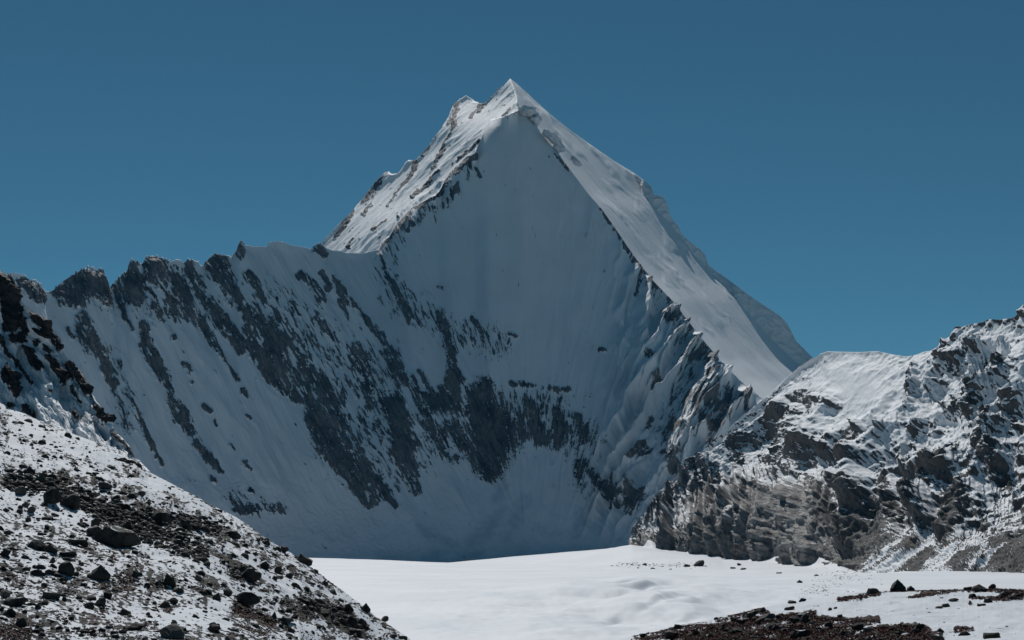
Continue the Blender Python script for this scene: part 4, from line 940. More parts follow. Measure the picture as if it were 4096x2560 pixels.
def boulder_mesh(kind, seed):
    r = random.Random(seed)
    bm = bmesh.new()
    bmesh.ops.create_icosphere(bm, subdivisions=3, radius=1.0)
    planes = []
    for k in range(r.randint(15, 22)):
        n = Vector((r.gauss(0, 1), r.gauss(0, 1), r.gauss(0, 0.9))).normalized()
        planes.append((n, r.uniform(0.34, 0.62)))
    if kind == 'slab':
        planes += [(Vector((r.uniform(-.15, .15), r.uniform(-.2, .2), 1)).normalized(), 0.5), (Vector((r.uniform(-.2, .2), r.uniform(-.2, .2), -1)).normalized(), 0.5)]
    if kind == 'peak':
        planes = [(Vector((math.cos(a) * .8, math.sin(a) * .8, .62)).normalized(), r.uniform(0.38, 0.55)) for a in (0.3, 1.9, 3.3, 4.9)] + [(Vector((math.cos(a), math.sin(a), .15)).normalized(), 0.62) for a in (r.uniform(0, 3), r.uniform(3, 6))]
    if kind == 'round':
        planes = [(n, min(1, d + 0.16)) for n, d in planes]
    for v in bm.verts:
        for n, d in planes:
            e = v.co.dot(n) - d
            if e > 0: v.co -= n * e
        nn = mnoise.fractal(v.co * 2.2 + Vector((seed * 3.1, 0, 0)), 0.6, 2.1, 4) * 0.045
        v.co += v.co.normalized() * nn
    # unit box, standing on z = 0
    lo = Vector([min(v.co[i] for v in bm.verts) for i in range(3)]); hi = Vector([max(v.co[i] for v in bm.verts) for i in range(3)])
    for v in bm.verts:
        v.co = Vector(((v.co.x - (lo.x + hi.x) / 2) / (hi.x - lo.x), (v.co.y - (lo.y + hi.y) / 2) / (hi.y - lo.y), (v.co.z - lo.z) / (hi.z - lo.z)))
    me = bpy.data.meshes.new('boulder'); bm.to_mesh(me); bm.free()
    me.polygons.foreach_set('use_smooth', np.zeros(len(me.polygons), bool))
    me.materials.append(M_boulder)
    return me
PROTO = {k: [boulder_mesh(k, 40 + 17 * i + j) for j in range(n)] for i, (k, n) in enumerate((('block', 6), ('slab', 5), ('peak', 4), ('round', 4)))}

bpy.context.view_layer.update()
TERR = {o.name: o for o in (bpy.data.objects['moraine_slope'], bpy.data.objects['moraine_mound'], gl)}
def hit(px, py, names):
    p = unproj(np.float64(px), np.float64(py), np.float64(100.0))
    o0 = Vector((0, 0, HC)); d = (Vector([float(v) for v in p]) - o0).normalized()
    best = None
    for n in names:
        ok, loc, nor, _ = TERR[n].ray_cast(o0, d)
        if ok and (best is None or (loc - o0).length < (best[0] - o0).length): best = (loc, nor)
    return best

def set_boulder(x, y, w, h, kind, label, group, tilt=0.0, where=('moraine_slope', 'moraine_mound'), sink=0.22, rnd=None):
    """boulder whose foot is seen at (x, y) and that shows w by h pixels"""
    r = rnd or random.Random(int(x * 131 + y * 7))
    q = hit(x, y, where)
    if q is None: return None
    loc, nor = q
    k = loc.y / FPX
    W_, H_ = w * k, h * k
    o = bpy.data.objects.new('boulder', r.choice(PROTO[kind]))
    C.objects.link(o)
    hh = H_ / (1 - sink)
    o.scale = (W_, max(W_ * r.uniform(0.6, 0.9), hh * 0.8), hh * 1.05)
    o.rotation_euler = (r.uniform(-.12, .12), tilt + r.uniform(-.06, .06), r.uniform(-.5, .5))
    o.location = loc + Vector((0, W_ * 0.25, -hh * sink))
    o['label'] = label; o['category'] = 'boulder'
    if group: o['group'] = group
    return o

GS, GM, GG = 'boulders on the left moraine slope', 'boulders on the right moraine mound', 'rocks lying on the glacier snow'
HERO = [
 ('A', 435, 258, 170, 130, 'round', .35, 'large brown rounded boulder at the upper end of the long smooth snow tongue'),
 ('A', 590, 285, 175, 150, 'slab', .5, 'dark leaning slab just right of the brown rounded boulder above the snow tongue'),
 ('A', 180, 185, 100, 82, 'round', .1, 'round dark boulder at the left edge just under the black boulder field'),
 ('A', 285, 350, 70, 60, 'round', 0, 'small round boulder alone at the foot of the snow tongue near the left edge'),
 ('A', 840, 468, 82, 75, 'round', .5, 'grey oval stone standing at the lower tip of the snow tongue'),
 ('A', 1010, 650, 440, 170, 'slab', .3, 'huge long dark slab lying across the middle of the slope, biggest rock there'),
 ('A', 860, 560, 180, 90, 'round', .1, 'humped dark rock against the upper left end of the huge slab'),
 ('A', 1450, 425, 225, 105, 'slab', .05, 'broad layered brown boulder on the snow upslope of the huge slab'),
 ('A', 1690, 495, 130, 92, 'block', 0, 'blocky dark boulder right of the broad layered boulder'),
 ('A', 310, 678, 170, 80, 'slab', .15, 'dark wedge boulder below the smooth snow hump at left'),
 ('A', 462, 705, 150, 78, 'peak', 0, 'brown triangular boulder touching the dark wedge boulder at left'),
 ('A', 700, 652, 180, 62, 'slab', .08, 'low flat brown boulder left of the huge slab'),
 ('A', 612, 748, 160, 46, 'slab', 0, 'thin flat dark slab on clean snow below the low brown boulder'),
 ('A', 590, 912, 165, 115, 'round', .12, 'bulky black boulder left of the big pyramid shaped boulder'),
 ('A', 900, 955, 185, 122, 'peak', .08, 'big pyramid shaped boulder in the middle of the boulder strewn terrace'),
 ('A', 475, 808, 52, 50, 'block', 0, 'small pale squarish stone above the bulky black boulder'),
 ('A', 320, 920, 112, 50, 'round', .1, 'rounded grey boulder half buried left of the bulky black boulder'),
 ('A', 450, 912, 86, 45, 'block', 0, 'pale angular stone between the rounded grey and bulky black boulders'),
 ('A', 1535, 1012, 122, 100, 'block', .1, 'squarish dark block right of the big pyramid shaped boulder'),
 ('A', 130, 1195, 235, 72, 'slab', -.1, 'long brown flat slab at the left edge of the frame'),
 ('A', 450, 1135, 165, 56, 'slab', .1, 'flat dark slab above bare snow, right of the long brown slab'),
 ('A', 75, 1293, 112, 65, 'round', .1, 'snow capped dark stone by the left edge under the long brown slab'),
 ('A', 180, 1384, 100, 72, 'round', .1, 'round dark boulder alone on snow near the bottom left corner'),
 ('A', 910, 1204, 112, 72, 'block', 0, 'grey angular boulder in the middle of the lower boulder cluster'),
 ('A', 810, 1228, 92, 58, 'round', 0, 'rounded boulder left of the grey angular boulder in the lower cluster'),
 ('A', 980, 1133, 92, 68, 'block', 0, 'dark block behind the grey angular boulder of the lower cluster'),
 ('A', 1495, 1218, 115, 66, 'slab', .2, 'brown slab boulder at the right end of the lower boulder cluster'),
 ('A', 1588, 1184, 92, 56, 'block', 0, 'pale topped boulder just behind the brown slab of the lower cluster'),
 ('A', 1130, 1286, 92, 52, 'slab', .35, 'slanting dark slab at the lower edge of the boulder cluster'),
 ('A', 1240, 1424, 155, 60, 'round', .05, 'wide rounded boulder on snow left of the black slanting slab at bottom'),
 ('A', 1545, 1496, 270, 112, 'slab', .32, 'large black slanting slab on the bottom snow terrace'),
 ('A', 1135, 1452, 46, 58, 'peak', 0, 'small upright dark stone left of the wide rounded boulder at bottom'),
 ('A', 1945, 1434, 125, 62, 'slab', .2, 'pale grey boulder alone on smooth snow right of the black slab'),
 ('A', 1938, 1385, 75, 40, 'block', .4, 'small tilted stone resting behind the pale grey lone boulder'),
 ('A', 1812, 972, 72, 52, 'block', 0, 'pale squarish stone on the slope right of the squarish dark block'),
 ('A', 1640, 1084, 74, 50, 'block', .1, 'dark stone below the pale squarish stone on the slope'),
 ('A', 1590, 1367, 62, 32, 'round', .1, 'small round stone on clean snow above the black slanting slab'),
 ('A', 342, 1228, 62, 45, 'block', 0, 'small dark block at the right end of the long brown slab'),
 ('A', 40, 1135, 92, 82, 'block', 0, 'dark boulder cut by the left edge above the long brown slab'),
 ('A', 175, 1145, 82, 54, 'block', 0, 'black block behind the long brown slab'),
 ('A', 40, 745, 95, 66, 'round', .2, 'dark rounded boulder cut by the left edge below the snow hump'),
 ('A', 958, 132, 120, 64, 'block', 0, 'black boulder on the upper snow beside the boulder field'),
 ('A', 1285, 187, 84, 42, 'slab', .1, 'flat dark boulder alone on the upper snow slope'),
 ('A', 1205, 207, 125, 46, 'slab', 0, 'low wide dark boulder touching the flat one on upper snow'),
 ('A', 1240, 925, 62, 56, 'block', 0, 'dark chunky stone right of the big pyramid shaped boulder'),
 ('B', 440, 968, 200, 112, 'round', .1, 'large dark rounded boulder in the gully that runs to the glacier edge'),
 ('B', 412, 1190, 225, 112, 'round', .18, 'large grey brown boulder on snow above the red plant patches'),
 ('B', 755, 706, 92, 54, 'slab', .3, 'dark boulder on the slope outline, upper of two above the glacier edge'),
 ('B', 935, 805, 145, 62, 'slab', .55, 'black slanting rock on the slope outline in front of the glacier edge'),
 ('B', 595, 862, 84, 62, 'block', 0, 'brown block above the large dark gully boulder'),
 ('B', 715, 897, 74, 56, 'round', 0, 'black round stone right of the brown gully block'),
 ('B', 680, 962, 58, 36, 'peak', 0, 'small dark pyramid stone on clean snow right of the gully boulder'),
 ('B', 145, 1142, 82, 62, 'peak', .3, 'pointed dark stone left of the large grey brown boulder'),
 ('B', 240, 1106, 92, 62, 'block', .2, 'dark block behind the large grey brown boulder'),
 ('B', 272, 562, 185, 62, 'slab', .15, 'flat dark rock on the upper slope below the shaded wall'),
 ('B', 1390, 1404, 105, 94, 'round', 0, 'biggest dark boulder in the lower gully near the slope toe'),
 ('B', 1310, 1374, 92, 62, 'block', 0, 'dark block left of the biggest lower gully boulder'),
 ('B', 1515, 1254, 92, 74, 'peak', 0, 'pointed boulder on the slope outline above the lower gully'),
 ('B', 1122, 1284, 145, 50, 'slab', .1, 'flat black slab at the head of the lower gully'),
 ('B', 1960, 1494, 76, 52, 'peak', 0, 'lone dark stone at the toe of the slope beside the glacier'),
 ('B', 1090, 1408, 58, 36, 'block', 0, 'small pale block among the red plant patches'),
 ('B', 832, 1444, 72, 40, 'block', .1, 'dark stone at the right end of the biggest red plant patch'),
 ('B', 680, 1314, 46, 60, 'peak', 0, 'upright stone at the left end of a long dark slab near the red plants'),
 ('B', 782, 1352, 150, 48, 'slab', .25, 'long dark slab right of the upright stone'),
 ('B', 872, 1314, 74, 38, 'round', .1, 'rounded stone above the long dark slab near the red plants'),
 ('B', 1690, 1344, 72, 48, 'block', 0, 'dark block near the outline close to the slope toe'),
 ('B', 1412, 1468, 135, 56, 'slab', .1, 'brown flat boulder under the biggest lower gully boulder'),
 ('B', 250, 1520, 74, 40, 'peak', 0, 'pointed stone cut by the bottom edge left of the red plants'),
 ('G', 2290, 384, 160, 66, 'block', .1, 'flat topped dark boulder with a pale left side at the mound edge'),
 ('G', 2070, 441, 100, 30, 'round', .05, 'low brown stone left of the flat topped boulder on the mound edge'),
 ('G', 2180, 421, 80, 35, 'round', 0, 'brown stone just in front of the flat topped boulder'),
 ('G', 2050, 512, 120, 34, 'slab', -.2, 'thin brown slab lying on snow below the mound edge'),
 ('G', 1550, 648, 132, 52, 'block', -.2, 'dark block on the snow strip of the mound outline'),
 ('G', 1655, 584, 180, 56, 'slab', -.25, 'long tilted slab above the dark block on the mound outline'),
 ('G', 1805, 614, 180, 60, 'block', -.1, 'jagged dark rock beside the long tilted slab'),
 ('G', 2205, 653, 112, 86, 'round', 0, 'grey rounded boulder beside the snow patch in the red plants'),
 ('G', 2105, 643, 100, 58, 'block', -.1, 'brown block touching the grey rounded boulder'),
 ('G', 2185, 588, 165, 46, 'slab', -.15, 'dark slab behind the grey rounded boulder'),
 ('G', 1315, 697, 60, 42, 'block', .1, 'small black block on the red plants below the tilted slab'),
 ('G', 850, 707, 92, 46, 'block', -.1, 'dark rock on the mound outline above the banded pale rock'),
 ('G', 770, 800, 155, 62, 'block', 0, 'pale banded rock among red plants near the mound tip'),
 ('G', 735, 762, 72, 36, 'round', 0, 'grey rounded stone behind the pale banded rock'),
 ('G', 1250, 612, 46, 24, 'block', 0, 'small stone on the mound outline against the glacier'),
 ('G', 2195, 800, 230, 84, 'block', -.15, 'black angular boulder low in the red plants, biggest dark one there'),
 ('G', 1500, 752, 132, 44, 'slab', -.1, 'grey flat slab among the red plants of the mound'),
 ('G', 1870, 704, 155, 48, 'slab', -.2, 'grey brown slab at the left end of a long snow patch'),
 ('G', 470, 796, 92, 30, 'block', 0, 'dark rock at the low tip of the mound outline'),
 ('H', 1070, 312, 175, 116, 'peak', 0, 'tall pointed boulder with a snowy shoulder, biggest on the mound crest'),
 ('H', 1200, 304, 84, 50, 'peak', .2, 'small slanting rock right beside the tall pointed boulder'),
 ('H', 635, 332, 140, 66, 'block', .15, 'dark boulder on the mound crest left of the tall pointed one'),
 ('H', 790, 337, 140, 58, 'slab', .1, 'heap like dark rock between two bigger crest boulders'),
 ('H', 1950, 306, 165, 66, 'peak', .05, 'dark pointed boulder with snow at its foot toward the right of the crest'),
 ('H', 1750, 288, 92, 62, 'block', 0, 'black blocky boulder on the crest left of the dark pointed one'),
 ('H', 2082, 282, 82, 46, 'block', 0, 'squarish dark rock on the crest right of the dark pointed boulder'),
 ('H', 1825, 300, 100, 36, 'slab', -.1, 'pale flat rock between the black blocky and dark pointed boulders'),
 ('H', 1610, 290, 42, 28, 'block', 0, 'small cube like rock on the middle of the crest'),
 ('H', 2230, 352, 120, 46, 'peak', 0, 'low dark rock in red plants near the right edge'),
 ('H', 2395, 367, 100, 36, 'block', 0, 'dark rock cut by the right edge below the crest'),
 ('H', 1670, 422, 112, 33, 'round', 0, 'rounded stone sitting alone on the smooth mound snow'),
 ('H', 1582, 480, 92, 33, 'round', -.1, 'dark stone with a drift tail on the smooth mound snow'),
 ('H', 1512, 497, 80, 24, 'slab', -.2, 'thin stone at the left of the stone with a drift tail'),
 ('H', 2040, 432, 95, 46, 'round', 0, 'dark rounded stone in the red plant strip near the right edge'),
 ('H', 1970, 467, 95, 22, 'slab', 0, 'flat stone in snow below the red plant strip'),
 ('H', 660, 724, 125, 72, 'block', -.35, 'black leaning boulder at the edge of the red plants on the mound'),
 ('H', 312, 692, 92, 46, 'round', 0, 'pale grey stone in the upper red plants left of the black leaning boulder'),
 ('H', 330, 517, 52, 28, 'block', -.2, 'small dark stone on snow above the red plants, left of a pair'),
 ('H', 384, 501, 42, 22, 'block', 0, 'smallest stone of the pair on snow above the red plants'),
 ('H', 436, 587, 66, 24, 'slab', -.1, 'flat little stone on snow just above the red plants'),
 ('H', 1270, 768, 84, 52, 'block', 0, 'dark cube shaped boulder at the right side of the red plants'),
 ('H', 1520, 754, 84, 42, 'peak', 0, 'grey pointed stone right of the dark cube shaped boulder'),
 ('H', 1292, 692, 72, 36, 'peak', .1, 'pointed stone on snow above the dark cube shaped boulder'),
 ('H', 1500, 836, 112, 52, 'block', 0, 'dark boulder at the bottom edge under the grey pointed stone'),
 ('H', 2092, 818, 185, 56, 'slab', -.12, 'large flat boulder alone on snow near the bottom right corner'),
 ('H', 1785, 788, 135, 46, 'slab', -.05, 'flat rock in the small red plant patch left of the bottom right boulder'),
 ('H', 745, 835, 72, 42, 'peak', 0, 'upright dark stone at the bottom edge among red plants'),
]
boulders = []
for c, x, y, w, h, kind, tilt, label in HERO:
    px, py = cr(c, x, y); s = CROPS[c][2] / 4
    o = set_boulder(px, py, w * s, h * s, kind, label, GS if c in 'AB' else GM, tilt)
    if o: boulders.append(o)
FAR = [('G', 2150, 219, 62, 30, 'peak', 'snow ringed boulder alone on the glacier, right side'), ('G', 2330, 144, 60, 16, 'slab', 'flat rock on the glacier beside the right scree'),
       ('G', 1930, 118, 66, 13, 'slab', 'flat dark rock on the glacier below the pale cliff end'), ('G', 1545, 77, 72, 18, 'slab', 'long low rock on the snow in front of the cliff, right of a pair'), ('G', 1432, 66, 62, 16, 'slab', 'low rock on the snow in front of the cliff, left of a pair'),
       ('G', 568, 69, 60, 14, 'slab', 'dark flat rock on the snow left of the cliff rubble'), ('G', 410, 63, 22, 12, 'block', 'tiny rock at the left end of the cliff foot'), ('G', 760, 76, 32, 9, 'slab', 'tiny flat rock below the cliff rubble'),
       ('G', 1068, 40, 120, 62, 'block', 'big boulder fallen at the foot of the pale cliff'), ('G', 1500, 32, 52, 26, 'block', 'dark boulder on the snow fan under the cliff'), ('G', 940, 46, 70, 26, 'block', 'boulder left of the big fallen one at the cliff foot'), ('G', 480, 28, 52, 20, 'block', 'boulder on the snow fan at the left cliff foot')]
for c, x, y, w, h, kind, label in FAR:
    px, py = cr(c, x, y); s = CROPS[c][2] / 4
    o = set_boulder(px, py, w * s, h * s, kind, label, GG, where=('glacier',))
    if o: boulders.append(o)

# the rest of the boulders that show well: alike, so each zone shares its label
ROCKF = {'moraine_slope': (slope, slope_rock), 'moraine_mound': (mound, mound_rock)}
def field_at(zone, px, py):
    nr, f = ROCKF[zone]
    i = int(np.clip(np.searchsorted(nr.px[:, 0], px), 0, len(nr.px) - 1))
    j = int(np.clip(np.searchsorted(nr.py[i], py), 0, nr.py.shape[1] - 1))
    return float(f[i, j])
BAND = [('A', [(100, 60, 90), (400, 100, 100), (700, 220, 110), (1000, 330, 130), (1300, 480, 130), (1600, 620, 110), (1850, 750, 70)]), ('A', [(1350, 400, 90), (1700, 440, 90), (1950, 470, 60)]), ('B', [(300, 870, 60), (480, 930, 60)]), ('B', [(950, 1180, 60), (1200, 1260, 70), (1450, 1380, 70)])]
r = random.Random(5)
LB = {'band': ('dark boulder packed among the others in the black boulder band of the left slope', 'boulders packed in the black boulder band'),
      'slope': ('mid sized dark stone scattered on the open snow of the left slope', 'stones scattered on the left slope'),
      'moraine_mound': ('mid sized dark stone lying among the red plants of the right mound', 'stones among the red plants of the mound')}
# each of them is told by its shape and by the marked boulder nearest to it
CUT = (' at ', ' on ', ' above ', ' below ', ' in ', ' just ', ' left ', ' right ', ' of ', ' alone ', ' lying ', ' standing ', ' against ', ' touching ', ' behind ', ' between ', ' beside ', ' near ', ' cut ', ' half ', ' resting ', ' from ', ' with ', ' among ', ' sitting ', ' to ')
def head(l):
    e = len(l)
    for w in CUT:
        k = l.find(w)
        if 0 < k < e: e = k
    return l[:e]
heads = [head(h[-1]) for h in HERO]
MARK = [(cr(h[0], h[1], h[2] - h[4] / 2), hd) for h, hd in zip(HERO, heads) if heads.count(hd) == 1 and len(hd.split()) >= 3]
used_labels = set()
def say_where(px, py, size, kind):
    near = sorted(MARK, key=lambda m: math.hypot(m[0][0] - px, m[0][1] - py))[:3]
    sz = 'small' if size < 6 else ('mid sized' if size < 9 else 'large')
    sh = {'block': 'dark block', 'slab': 'dark flat slab', 'round': 'dark rounded stone', 'peak': 'dark pointed stone'}[kind]
    for (mx, my), hd in near:
        dx, dy = px - mx, py - my
        d = math.hypot(dx, dy)
        if d < 7: continue
        far = 'close ' if d < 18 else ('' if d < 34 else 'well ')
        ud = 'above' if dy < 0 else 'below'; lr = 'left of' if dx < 0 else 'right of'
        if abs(dx) > 2.2 * abs(dy): w = lr
        elif abs(dy) > 2.2 * abs(dx): w = ud
        else: w = ud + ' and ' + lr
        l = f'{sz} {sh} {far}{w} the {hd}'
        if l not in used_labels and len(l.split()) <= 16:
            used_labels.add(l); return l
    return None
count = {'band': 0, 'slope': 0, 'moraine_mound': 0}
LIMIT = {'band': 70, 'slope': 60, 'moraine_mound': 42}
tries = 0
while any(count[k] < LIMIT[k] for k in count) and tries < 20000:
    tries += 1
    zone = 'moraine_slope' if r.random() < 0.75 else 'moraine_mound'
    if zone == 'moraine_slope':
        px = r.uniform(0, 420); py = r.uniform(410, 640)
        if py < np.interp(px, L1edge[:, 0], L1edge[:, 1]) + 3: continue
        b = float(strokes(np.array([[px]]), np.array([[py]]), BAND)[0, 0])
        key = 'band' if b > 0 else 'slope'
        if key == 'slope' and r.random() > 0.25 + 0.9 * (field_at(zone, px, py) + 0.4): continue
        size = r.uniform(5, 13) if key == 'band' else r.uniform(4.5, 8)
    else:
        px = r.uniform(635, 1020); py = r.uniform(588, 640)
        if py < np.interp(px, Rtop_m[:, 0], Rtop_m[:, 1]) + 2: continue
        key = zone
        if field_at(zone, px, py) < 0.1: continue
        size = r.uniform(4.5, 9)
    if count[key] >= LIMIT[key]: continue
    lab, grp = LB[key]
    kind = r.choice(['block', 'block', 'slab', 'slab', 'round', 'peak'])
    lab = say_where(px, py, size, kind)
    if lab is None: continue
    o = set_boulder(px, py, size, size * r.uniform(0.38, 0.68) * (0.7 if kind == 'slab' else 1), kind, lab, grp, r.uniform(-.05, .4) if zone == 'moraine_slope' else r.uniform(-.25, .1), (zone,), rnd=r)
    if o: count[key] += 1; boulders.append(o)

# small stones nobody could count: one mesh per ground
def hull_mesh(seed, n=13, hz=.3):
    r = random.Random(seed); bm = bmesh.new()
    for k in range(n):
        v = Vector((r.gauss(0, 1), r.gauss(0, 1), r.gauss(0, 1))).normalized() * r.uniform(.8, 1)
        bm.verts.new((v.x * .6, v.y * .42, v.z * hz))
    bmesh.ops.convex_hull(bm, input=bm.verts)
    bmesh.ops.delete(bm, geom=[v for v in bm.verts if not v.link_faces], context='VERTS')
    bmesh.ops.triangulate(bm, faces=bm.faces)
    bm.verts.index_update()
    V = np.array([v.co[:] for v in bm.verts]); Fc = np.array([[v.index for v in f.verts] for f in bm.faces]); bm.free()
    return V, Fc
HULLS = [hull_mesh(k) for k in range(14)]
HULLS2 = [hull_mesh(100 + k, 22, 0.42) for k in range(14)]
def scatter(name, pts, protos, mat, label, cat, seed, parent=None):
    rg = np.random.default_rng(seed)
    VV, FF, off = [], [], 0
    for (loc, size, tilt) in pts:
        V, Fc = protos[rg.integers(len(protos))]
        a = rg.uniform(0, 2 * np.pi); ca, sa = np.cos(a), np.sin(a)
        S = size * np.array([rg.uniform(.8, 1.3), rg.uniform(.7, 1.1), rg.uniform(.7, 1.25)])
        W = V * S
        W = np.stack([W[:, 0] * ca - W[:, 1] * sa, W[:, 0] * sa + W[:, 1] * ca, W[:, 2]], -1)
        ct, st_ = np.cos(tilt), np.sin(tilt)
        W = np.stack([W[:, 0] * ct + W[:, 2] * st_, W[:, 1], -W[:, 0] * st_ + W[:, 2] * ct], -1)
        VV.append(W + np.array(loc)); FF.append(Fc + off); off += len(V)
    V = np.concatenate(VV).astype(np.float32); Fc = np.concatenate(FF).astype(np.int32)
    me = bpy.data.meshes.new(name)
    me.vertices.add(len(V)); me.vertices.foreach_set('co', V.ravel())
    me.loops.add(Fc.size); me.loops.foreach_set('vertex_index', Fc.ravel())
    me.polygons.add(len(Fc)); me.polygons.foreach_set('loop_start', np.arange(0, Fc.size, 3, dtype=np.int32))
    me.update(); me.validate(); me.materials.append(mat)
    o = bpy.data.objects.new(name, me); C.objects.link(o)
    o['kind'] = 'stuff'; o['label'] = label; o['category'] = cat
    return o
def stone_points(zone, n, seed, x0, x1, y0, y1, edge, smin, smax, bias):
    r = random.Random(seed); out = []; k = 0
    while len(out) < n and k < n * 12:
        k += 1
        px = r.uniform(x0, x1); py = r.uniform(y0, y1)
        if py < np.interp(px, edge[:, 0], edge[:, 1]) + 0.4: continue
        f = field_at(zone, px, py)
        if r.random() > bias + 0.9 * (f + 0.35): continue
        q = hit(px, py, (zone,))
        if q is None: continue
        s = smin * (smax / smin) ** (r.random() ** 2.2)
        out.append((tuple(q[0]), s * q[0].y / FPX, r.uniform(-.2, .5)))
    return out
scatter('small_stones', stone_points('moraine_slope', 15500, 21, -90, 424, 405, 645, L1edge, 1.4, 5.5, 0.14), HULLS, M_boulder, 'small dark stones strewn over the snowy left slope', 'stones', 1)
scatter('small_stones', stone_points('moraine_mound', 3600, 22, 625, 1028, 584, 645, Rtop_m, 1.2, 4.5, 0.10), HULLS, M_boulder, 'small grey stones strewn through the red plants of the right mound', 'stones', 2)
def band_points(n, seed, strokes_def, zone, edge, box):
    r = random.Random(seed); out = []; k = 0
    while len(out) < n and k < n * 30:
        k += 1
        px = r.uniform(box[0], box[1]); py = r.uniform(box[2], box[3])
        if py < np.interp(px, edge[:, 0], edge[:, 1]) + 1: continue
        b = float(strokes(np.array([[px]]), np.array([[py]]), strokes_def)[0, 0])
        if r.random() > 0.05 + 1.3 * max(0, b + .1): continue
        q = hit(px, py, (zone,))
        if q: out.append((tuple(q[0]), 2.8 * (11.0 / 2.8) ** (r.random() ** 1.5) * q[0].y / FPX, r.uniform(0, .6)))
    return out
scatter('boulder_field', band_points(1900, 41, BAND, 'moraine_slope', L1edge, (-4, 420, 405, 640)), HULLS2, M_boulder, 'black band of packed boulders running down the left slope', 'boulder field', 5)
def rubble_points(n, seed, polys):
    r = random.Random(seed); out = []; k = 0
    while len(out) < n and k < n * 40:
        k += 1
        c, x, y, sx, sy = r.choice(polys)
        px, py = cr(c, r.gauss(x, sx), r.gauss(y, sy))
        q = hit(px, py, ('glacier',))
        if q is None or q[0].y > 2600: continue
        out.append((tuple(q[0]), r.choice([0.9, 1.1, 1.3, 1.6, 2.4]) * q[0].y / FPX, 0.0))
    return out
scatter('rubble', rubble_points(420, 51, [('H', 330, 250, 150, 60), ('H', 150, 300, 90, 40), ('H', 620, 180, 160, 40), ('H', 420, 150, 120, 40), ('G', 950, 35, 110, 16), ('G', 620, 30, 140, 14), ('G', 320, 22, 90, 10)]), HULLS, M_boulder, 'small rubble strewn on the glacier snow below the cliff and scree', 'rubble', 6)
# low red plants: little clumps of upright leaves
def tuft(seed):
    r = random.Random(seed); V = []; Fc = []
    for k in range(7):
        a = r.uniform(0, 6.28); l = r.uniform(.35, .6); w = .16
        bx, by = r.uniform(-.3, .3), r.uniform(-.3, .3)
        V += [(bx - w * math.sin(a), by + w * math.cos(a), -.05), (bx + w * math.sin(a), by - w * math.cos(a), -.05), (bx + l * math.cos(a) * .8, by + l * math.sin(a) * .8, l * r.uniform(.6, 1.1))]
        Fc.append([3 * k, 3 * k + 1, 3 * k + 2])
    return np.array(V), np.array(Fc)
TUFTS = [tuft(k) for k in range(8)]
def plant_points(zone, n, seed, x0, x1, y0, y1, edge):
    r = random.Random(seed); out = []; k = 0
    nr, f = ROCKF[zone]
    while len(out) < n and k < n * 14:
        k += 1
        px = r.uniform(x0, x1); py = r.uniform(y0, y1)
        if py < np.interp(px, edge[:, 0], edge[:, 1]) + 0.3: continue
        if zone == 'moraine_slope':
            if float(strokes(np.array([[px]]), np.array([[py]]), SLOPE_PLANT)[0, 0]) < r.uniform(-.1, .8): continue
            if field_at(zone, px, py) < -.2: continue
        elif field_at(zone, px, py) < 0.1: continue
        q = hit(px, py, (zone,))
        if q: out.append((tuple(q[0]), r.uniform(1.6, 3.2) * q[0].y / FPX, 0.0))
    return out
scatter('low_plants', plant_points('moraine_mound', 7000, 31, 625, 1028, 584, 645, Rtop_m), TUFTS, M_plant, 'low red brown plants covering the bare ground of the right mound', 'plants', 3)
scatter('low_plants', plant_points('moraine_slope', 2200, 32, -4, 400, 520, 645, L1edge), TUFTS, M_plant, 'low red brown plant patches on the snowy left terrace', 'plants', 4)
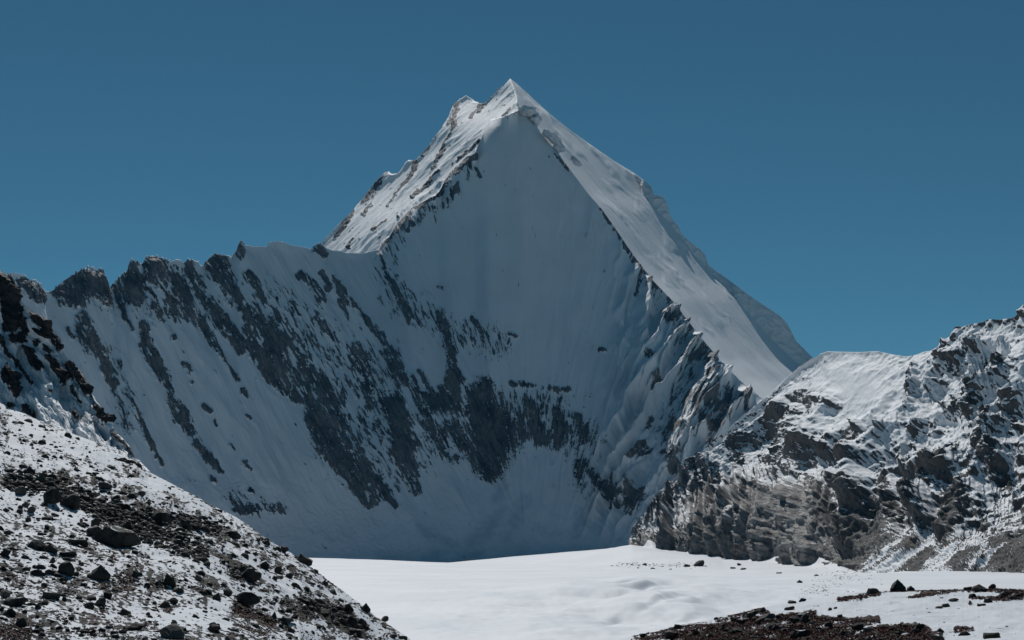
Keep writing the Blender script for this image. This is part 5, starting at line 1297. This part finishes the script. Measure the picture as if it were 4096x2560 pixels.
# ------------------------------------------------------------------ snow cornices on the crest of the peak
def cornice(c, x, y, w, h, depth, seed, tilt=0.0, dd=0.0):
    px, py = cr(c, x, y); k = CROPS[c][2] / 4
    D = float(D_crest(px)) + dd
    p = unproj(np.float64(px), np.float64(py), np.float64(D)); m = D / FPX
    bm = bmesh.new(); bmesh.ops.create_icosphere(bm, subdivisions=4, radius=1.0)
    ct, st_ = math.cos(tilt), math.sin(tilt)
    for v in bm.verts:
        q = v.co.copy()
        n = mnoise.fractal(q * 1.4 + Vector((seed * 5.3, 0, 0)), 0.9, 2.0, 5)
        q *= 1 + 0.36 * n
        if q.z > 0: q.z *= 0.75
        q = Vector((q.x * w * k * m / 2, q.y * depth, q.z * h * k * m / 2))
        v.co = Vector((q.x * ct + q.z * st_, q.y, -q.x * st_ + q.z * ct)) + Vector([float(t) for t in p])
    me = bpy.data.meshes.new('snow_cornice'); bm.to_mesh(me); bm.free()
    me.polygons.foreach_set('use_smooth', np.ones(len(me.polygons), bool))
    me.materials.append(M_cornice)
    o = bpy.data.objects.new('snow_cornice', me); C.objects.link(o)
    return adopt(o, peak)
cornice('T', 535, 415, 200, 130, 34, 1, 0.12, -4)
cornice('T', 610, 500, 110, 150, 30, 2, 0.5, 18)
cornice('T', 780, 680, 210, 100, 30, 3, 0.6, 0)
cornice('T', 850, 770, 150, 110, 26, 4, 0.7, 20)
cornice('T', 1020, 920, 150, 60, 24, 5, 0.75, 20)

# ------------------------------------------------------------------ mountain air
def haze():
    bm = bmesh.new(); bmesh.ops.create_cube(bm, size=1.0)
    lo = Vector((-14500, -12500, -47)); hi = Vector((14500, 16500, 1720))
    for v in bm.verts:
        v.co = Vector([lo[i] + (v.co[i] + .5) * (hi[i] - lo[i]) for i in range(3)])
    me = bpy.data.meshes.new('haze'); bm.to_mesh(me); bm.free()
    m = bpy.data.materials.new('thin_blue_air'); m.use_nodes = True
    nt = m.node_tree; nt.nodes.clear()
    out = nt.nodes.new('ShaderNodeOutputMaterial'); vol = nt.nodes.new('ShaderNodeVolumePrincipled')
    vol.inputs['Density'].default_value = 1.5e-5
    vol.inputs['Color'].default_value = (0.18, 0.55, 0.95, 1)
    vol.inputs['Anisotropy'].default_value = 0.0
    nt.links.new(vol.outputs['Volume'], out.inputs['Volume'])
    me.materials.append(m)
    o = bpy.data.objects.new('haze', me); C.objects.link(o); o['kind'] = 'stuff'
    return o
haze()
